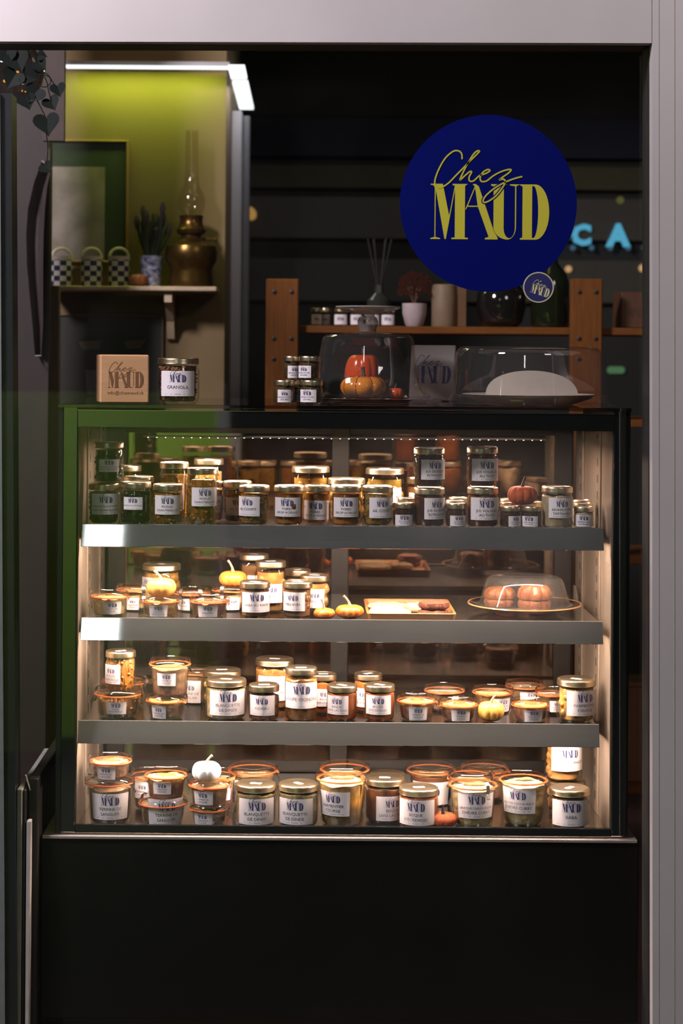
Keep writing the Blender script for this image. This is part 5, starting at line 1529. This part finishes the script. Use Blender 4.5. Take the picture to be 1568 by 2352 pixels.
MB().lathe([(0, 0.006), (rB * 0.8, 0), (rB * 0.97, 0.004), (rB, 0.012), (rB, hB * 0.52), (rB * 0.85, hB * 0.64), (rB * 0.45, hB * 0.76), (rB * 0.36, hB * 0.84), (rB * 0.36, hB), (0, hB)], 36).build('bottle_body', pbr('dark_green_bottle', (0.010, 0.014, 0.006), 0.1, coat=0.5), bt)
cr2 = thing('brown_crate', 'brown wooden crate with burnt letters at the right end of the rack', 'crate', (XatZ(1460, zK, kY), kY, zK))
hc = P(1460, 672, kY).z - zK
MB().bbox(-M(40, kY), M(50, kY), -0.04, 0.10, 0, hc, 0.003).build('crate_body', pbr('brown_crate_wood', (0.09, 0.032, 0.012), 0.6, 0, (0.075, 0.027, 0.010), 8, stretch=(1, 10, 10)), cr2)
flat_print(logo_geo(False), 'burnt_lettering', pbr('dark_burn', (0.06, 0.025, 0.012), 0.7), cr2, lambda a, b: (a * 0.06 - 0.001, -0.0406, 0.03 + b * 0.06))
# boxes on the lower boards of the rack, seen right of the case
for nm, lab, zk, hgt, mt in (('brown_box', 'brown box on the lower rack board right of the case', zr[1805], 0.27, (0.19, 0.085, 0.035)),):
    t = thing(nm, lab, 'box', (XatZ(1474, zk, kY), kY, zk + 0.0006))
    MB().bbox(-0.06, 0.05, -0.03, 0.1, 0, hgt, 0.003).build('box_body', pbr('card_brown', mt, 0.6), t)
    MB().bbox(-0.063, 0.053, -0.033, 0.103, hgt, hgt + 0.012, 0.002).build('box_lid', pbr('card_brown', mt, 0.6), t)

# illuminated blue signs and lamps far in the dark room
mSIG = emit('blue_sign_light', (0.10, 0.42, 0.62), 0.85)


def glyph(s, px_, py_, hpx, Y, label):
    v, f, wd = text_geo(s, 0.055)
    hh = max(b for a, b in v)
    k = M(hpx, Y) / hh
    c = P(px_, py_, Y)
    mb = MB()
    n = len(v)
    mb.add([(a * k, 0, b * k - M(hpx, Y) / 2) for a, b in v], f)
    mb.add([(a * k, 0.02, b * k - M(hpx, Y) / 2) for a, b in v], [tuple(reversed(x)) for x in f])
    o = mb.build('sign_letter', mSIG, smooth=False, fix=False, loc=c)
    tag(o, label, 'sign')
    return o


glyph('C', 1335, 537, 46, 3.14, 'glowing blue letter C at the rear of the dark shop')
glyph('A', 1420, 538, 50, 3.14, 'glowing blue letter A at the rear of the dark shop')
mDOT = emit('dim_blue_lamp', (0.10, 0.22, 0.34), 0.45)
for i, x in enumerate((1315, 1358, 1401, 1442, 1480)):
    o = MB().ball((0, 0, 0), M(6.5, 3.15), (1, 1, 1), 2).build('blue_lamp', mDOT, loc=P(x, 569, 3.155))
    tag(o, ['dim blue round lamp, first from the left under the letters', 'dim blue round lamp, second from the left under the letters', 'dim blue round lamp, third from the left under the letters', 'dim blue round lamp, fourth from the left under the letters', 'dim blue round lamp, last of the row beside the frame'][i], 'lamp', 'dim blue lamps under the letters')
mWD = emit('warm_lamp', (0.62, 0.36, 0.16), 0.9)
for x, y, s_, lab, m_ in ((1475, 616, 9, 'warm round lamp beside the aluminium frame', mWD), (1305, 618, 8, 'warm round lamp at the lower edge of the blue sticker', mWD), (1424, 460, 9, 'dim yellow green lamp above the blue letters', emit('yg_lamp', (0.10, 0.11, 0.03), 0.8))):
    o = MB().ball((0, 0, 0), M(s_, 3.15), (1, 1, 1), 2).build('round_lamp', m_, loc=P(x, y, 3.155))
    tag(o, lab, 'lamp')
o = MB().bbox(-M(20, 3.19), M(20, 3.19), -0.012, 0.012, -M(8, 3.19), M(8, 3.19), 0.008).build('green_lamp', emit('green_lamp', (0.09, 0.20, 0.09), 0.7), loc=P(1414, 850, 3.19))
tag(o, 'dim green oblong lamp right of the wide dome', 'lamp')
o = MB().ball((0, 0, 0), M(14, 3.15), (1, 1, 1.3), 2).build('wall_lamp', emit('amber_wall_lamp', (0.40, 0.22, 0.06), 0.8), loc=P(574, 490, 3.14))
tag(o, 'dim amber lamp just right of the grey column', 'lamp')

# =================================================================== LEFT EDGE
# hanging plant with heart shaped leaves and a glass globe with amber filament bulbs
hY = 0.30
hp_ = thing('hanging_plant', 'dark hanging plant with heart shaped leaves at the upper left', 'plant', P(60, 90, hY))
mLEAF = pbr('dark_heart_leaf', (0.009, 0.012, 0.011), 0.6, 0, (0.007, 0.010, 0.009), 30, spec=0.08)


def heart(px_, py_, size, rot, tilt):
    c = P(px_, py_, hY) - hp_.location
    pts = []
    for i in range(24):
        t = 2 * PI * i / 24
        x = 16 * math.sin(t) ** 3 / 16
        y = (13 * math.cos(t) - 5 * math.cos(2 * t) - 2 * math.cos(3 * t) - math.cos(4 * t)) / 16
        pts.append((x, y))
    k = M(size, hY) / 2
    cr_, sr_ = math.cos(rot), math.sin(rot)
    vs = [(0, 0, 0)]
    for x, y in pts:
        X, Z = (x * cr_ - y * sr_) * k, (x * sr_ + y * cr_) * k
        vs.append((X, -abs(x) * k * 0.35 + tilt * Z, Z))
    n = len(pts)
    top = [(a + c.x, b_ + c.y, d + c.z) for a, b_, d in vs]
    bot = [(a, b_ + 0.0012, d) for a, b_, d in top]
    fs = [(0, 1 + i, 1 + (i + 1) % n) for i in range(n)]
    fs += [(n + 1, n + 2 + (i + 1) % n, n + 2 + i) for i in range(n)]
    fs += [(1 + i, n + 2 + i, n + 2 + (i + 1) % n, 1 + (i + 1) % n) for i in range(n)]
    MB().add(top + bot, fs).build('leaf', mLEAF, hp_)


for a in ((92, 148, 40, 0.8, 0.2), (134, 205, 38, 0.25, 0.1), (118, 236, 42, 0.5, 0.3), (108, 283, 62, 0.15, 0.1), (80, 215, 52, -0.6, 0.2), (62, 232, 44, 0.3, 0), (106, 385, 34, 0.7, 0.2), (40, 140, 60, 0.4, 0.2), (30, 180, 56, -0.5, 0.1), (66, 175, 46, 1.2, 0.1), (15, 128, 50, 0.1, 0.1), (96, 128, 26, 1.4, 0.1)):
    heart(*a)
for path in ([(60, 100), (80, 160), (104, 180), (112, 210), (118, 236)], [(86, 166), (108, 170), (122, 190), (132, 204)], [(70, 200), (90, 240), (104, 268), (108, 283)], [(104, 290), (110, 340), (106, 380)], [(86, 170), (112, 176), (116, 190), (104, 200), (90, 196)]):
    pts = spline([Vector((P(x, y, hY) - hp_.location).to_tuple()) for x, y in path], 4)
    MB().tube(pts, 0.0013, 5).build('tendril', mLEAF, hp_)
gb = thing('globe_lamp', 'smoky glass globe lamp with amber filaments in the upper left corner', 'lamp', P(30, 165, hY + 0.12))
MB().lathe([(0, -0.075)] + [(0.075 * math.cos(a), 0.075 * math.sin(a)) for a in [(-PI / 2 + PI * i / 16) for i in range(1, 15)]] + [(0.02, 0.072)], 40).build('globe', glass('smoky_globe', tint=(0.45, 0.42, 0.40), base=0.05, edge=0.5, power=2.5), gb)
MB().lathe([(0.0, 0.072), (0.022, 0.070), (0.022, 0.095), (0, 0.10)], 20).build('cap', mBLACK, gb)
mFIL = emit('amber_filament', (1.0, 0.42, 0.06), 2.2)
for dx2, dz2, s2_ in ((-0.014, -0.010, 0.0035), (0.011, 0.0, 0.003), (0.028, 0.004, 0.002), (-0.02, -0.022, 0.004), (0.022, -0.045, 0.0015), (0.03, -0.047, 0.0015)):
    MB().ball((dx2, 0, dz2), s2_, (1, 1, 2.0), 1).build('filament', mFIL, gb)
MB().tube([(0, 0, 0.10), (0, 0, 0.75)], 0.002, 6).build('cord', mBLACK, gb)
# curled dark banner hanging at the left
bY2 = 0.908
bn = thing('hanging_paper_sheet', 'long curled dark paper sheet hanging on the brown panel at the left', 'paper', P(85, 380, bY2))
o = bn.location
Lft = [(96, 370), (78, 420), (64, 480), (60, 540), (62, 610), (68, 680), (74, 740), (80, 816)]
Rgt = [(118, 388), (108, 430), (103, 480), (100, 540), (99, 610), (99, 680), (99, 740), (95, 816)]
vs = []
for (xl, yl), (xr, yr) in zip(Lft, Rgt):
    for k in range(7):
        t = k / 6
        p = P(xl + (xr - xl) * t, yl + (yr - yl) * t, bY2 + 0.04 * math.sin(t * PI * 0.9)) - o
        vs.append(p)
fs = [(j * 7 + i, j * 7 + i + 1, (j + 1) * 7 + i + 1, (j + 1) * 7 + i) for j in range(7) for i in range(6)]
k = len(vs)
vs2 = vs + [v + Vector((0, 0.0015, 0)) for v in vs]
rim = [j * 7 for j in range(8)] + [49 + i for i in range(1, 7)] + [j * 7 + 6 for j in range(6, -1, -1)] + [i for i in range(5, 0, -1)]
fs2 = fs + [tuple(i + k for i in reversed(f)) for f in fs] + [(rim[i], rim[(i + 1) % len(rim)], rim[(i + 1) % len(rim)] + k, rim[i] + k) for i in range(len(rim))]
MB().add(vs2, fs2).build('sheet', pbr('dark_brown_film', (0.05, 0.038, 0.036), 0.35, 0, (0.07, 0.055, 0.052), 6, stretch=(30, 1, 1)), bn)
MB().tube([P(96, 369, bY2 - 0.002) - o, P(117, 387, bY2 - 0.002) - o], 0.0022, 6).build('top_rail', pbr('pale_rail', (0.35, 0.27, 0.25), 0.5), bn)
MB().tube([P(80, 817, bY2 - 0.002) - o, P(95, 817, bY2 - 0.002) - o], 0.0015, 6).build('bottom_rail', pbr('pale_rail', (0.35, 0.27, 0.25), 0.5), bn)

# boards leaning beside the case, seen edge-on
mBKW = pbr('black_stained_wood', (0.012, 0.009, 0.008), 0.5)
ab = thing('chalkboard_stand', 'black framed cream menu board standing edge-on left of the case', 'sign', (0, 0, 0))
ya = -0.045
xm = P(83, 2000, ya).x
xs1 = cx0 - 0.003
xs0 = xs1 - 0.021
zt2 = P(83, 1788, ya).z
# keep it clear of the ledge: board plane in Y-Z
MB().bbox(xs0, xs1, ya, ya + 0.028, 0.0, zt2, 0.002).build('front_leg', mBKW, ab)
MB().bbox(xs0, xs1, ya + 0.5, ya + 0.528, 0.0, zt2, 0.002).build('rear_leg', mBKW, ab)
MB().bbox(xs0, xs1, ya + 0.028, ya + 0.5, zt2 - 0.03, zt2, 0.002).build('top_rail', mBKW, ab)
cp = MB().box(xs1 - 0.008, xs1 - 0.004, ya + 0.028, ya + 0.5, 0.40, zt2 - 0.03).build('board_panel', pbr('cream_board', (0.55, 0.45, 0.32), 0.6), ab, smooth=False)
v, f, wd = text_geo('MENU')
gp = thing('grey_board', 'grey board standing on edge between the black posts at the left', 'board', (0, 0, 0))
y3 = -0.075
MB().bbox(P(38.5, 1815, y3).x, P(51, 1815, y3).x, y3, y3 + 0.40, 0.0, P(45, 1813, y3).z, 0.0015).build('panel_body', pbr('grey_laminate', (0.34, 0.32, 0.29), 0.6), gp)
MB().bbox(P(52, 1815, y3).x, P(58, 1815, y3).x, y3 + 0.005, y3 + 0.40, 0.0, P(45, 1816, y3).z, 0.0015).build('dark_backing', mBKW, gp)
wpn = thing('pale_board', 'pale upright board between the grey panel and the menu board', 'board', (0, 0, 0))
MB().bbox(P(61, 1886, y3).x, P(70.5, 1886, y3).x, y3, y3 + 0.022, 0.0, P(66, 1886, y3).z, 0.0015).build('panel_body', pbr('pale_laminate', (0.42, 0.38, 0.37), 0.6), wpn)
st3 = MB().tube([P(59, 1780, -0.06), P(69, 1815, -0.045)], 0.0016, 6).build('white_stick', pbr('white_plastic_stick', (0.8, 0.75, 0.75), 0.4))
tag(st3, 'thin white stick leaning on the dark boards at the left', 'stick')

# =================================================================== OUTSIDE THE WINDOW (unseen, added for its reflection)
gk = thing('reflected_green_hoarding', 'unseen green hoarding added outside left of the window for its reflection', 'hoarding', (0, 0, 0))
MB().bbox(-1.5, -0.27, -2.95, -2.90, 0.06, 1.36, 0.004).build('panel', pbr('vivid_green_paint', (0.28, 0.50, 0.06), 0.6), gk)
MB().bbox(-1.45, -1.40, -2.97, -2.88, 0.0, 1.40, 0.004).build('post', mGREYC, gk)
MB().bbox(-0.33, -0.28, -2.97, -2.88, 0.0, 1.40, 0.004).build('post', mGREYC, gk)
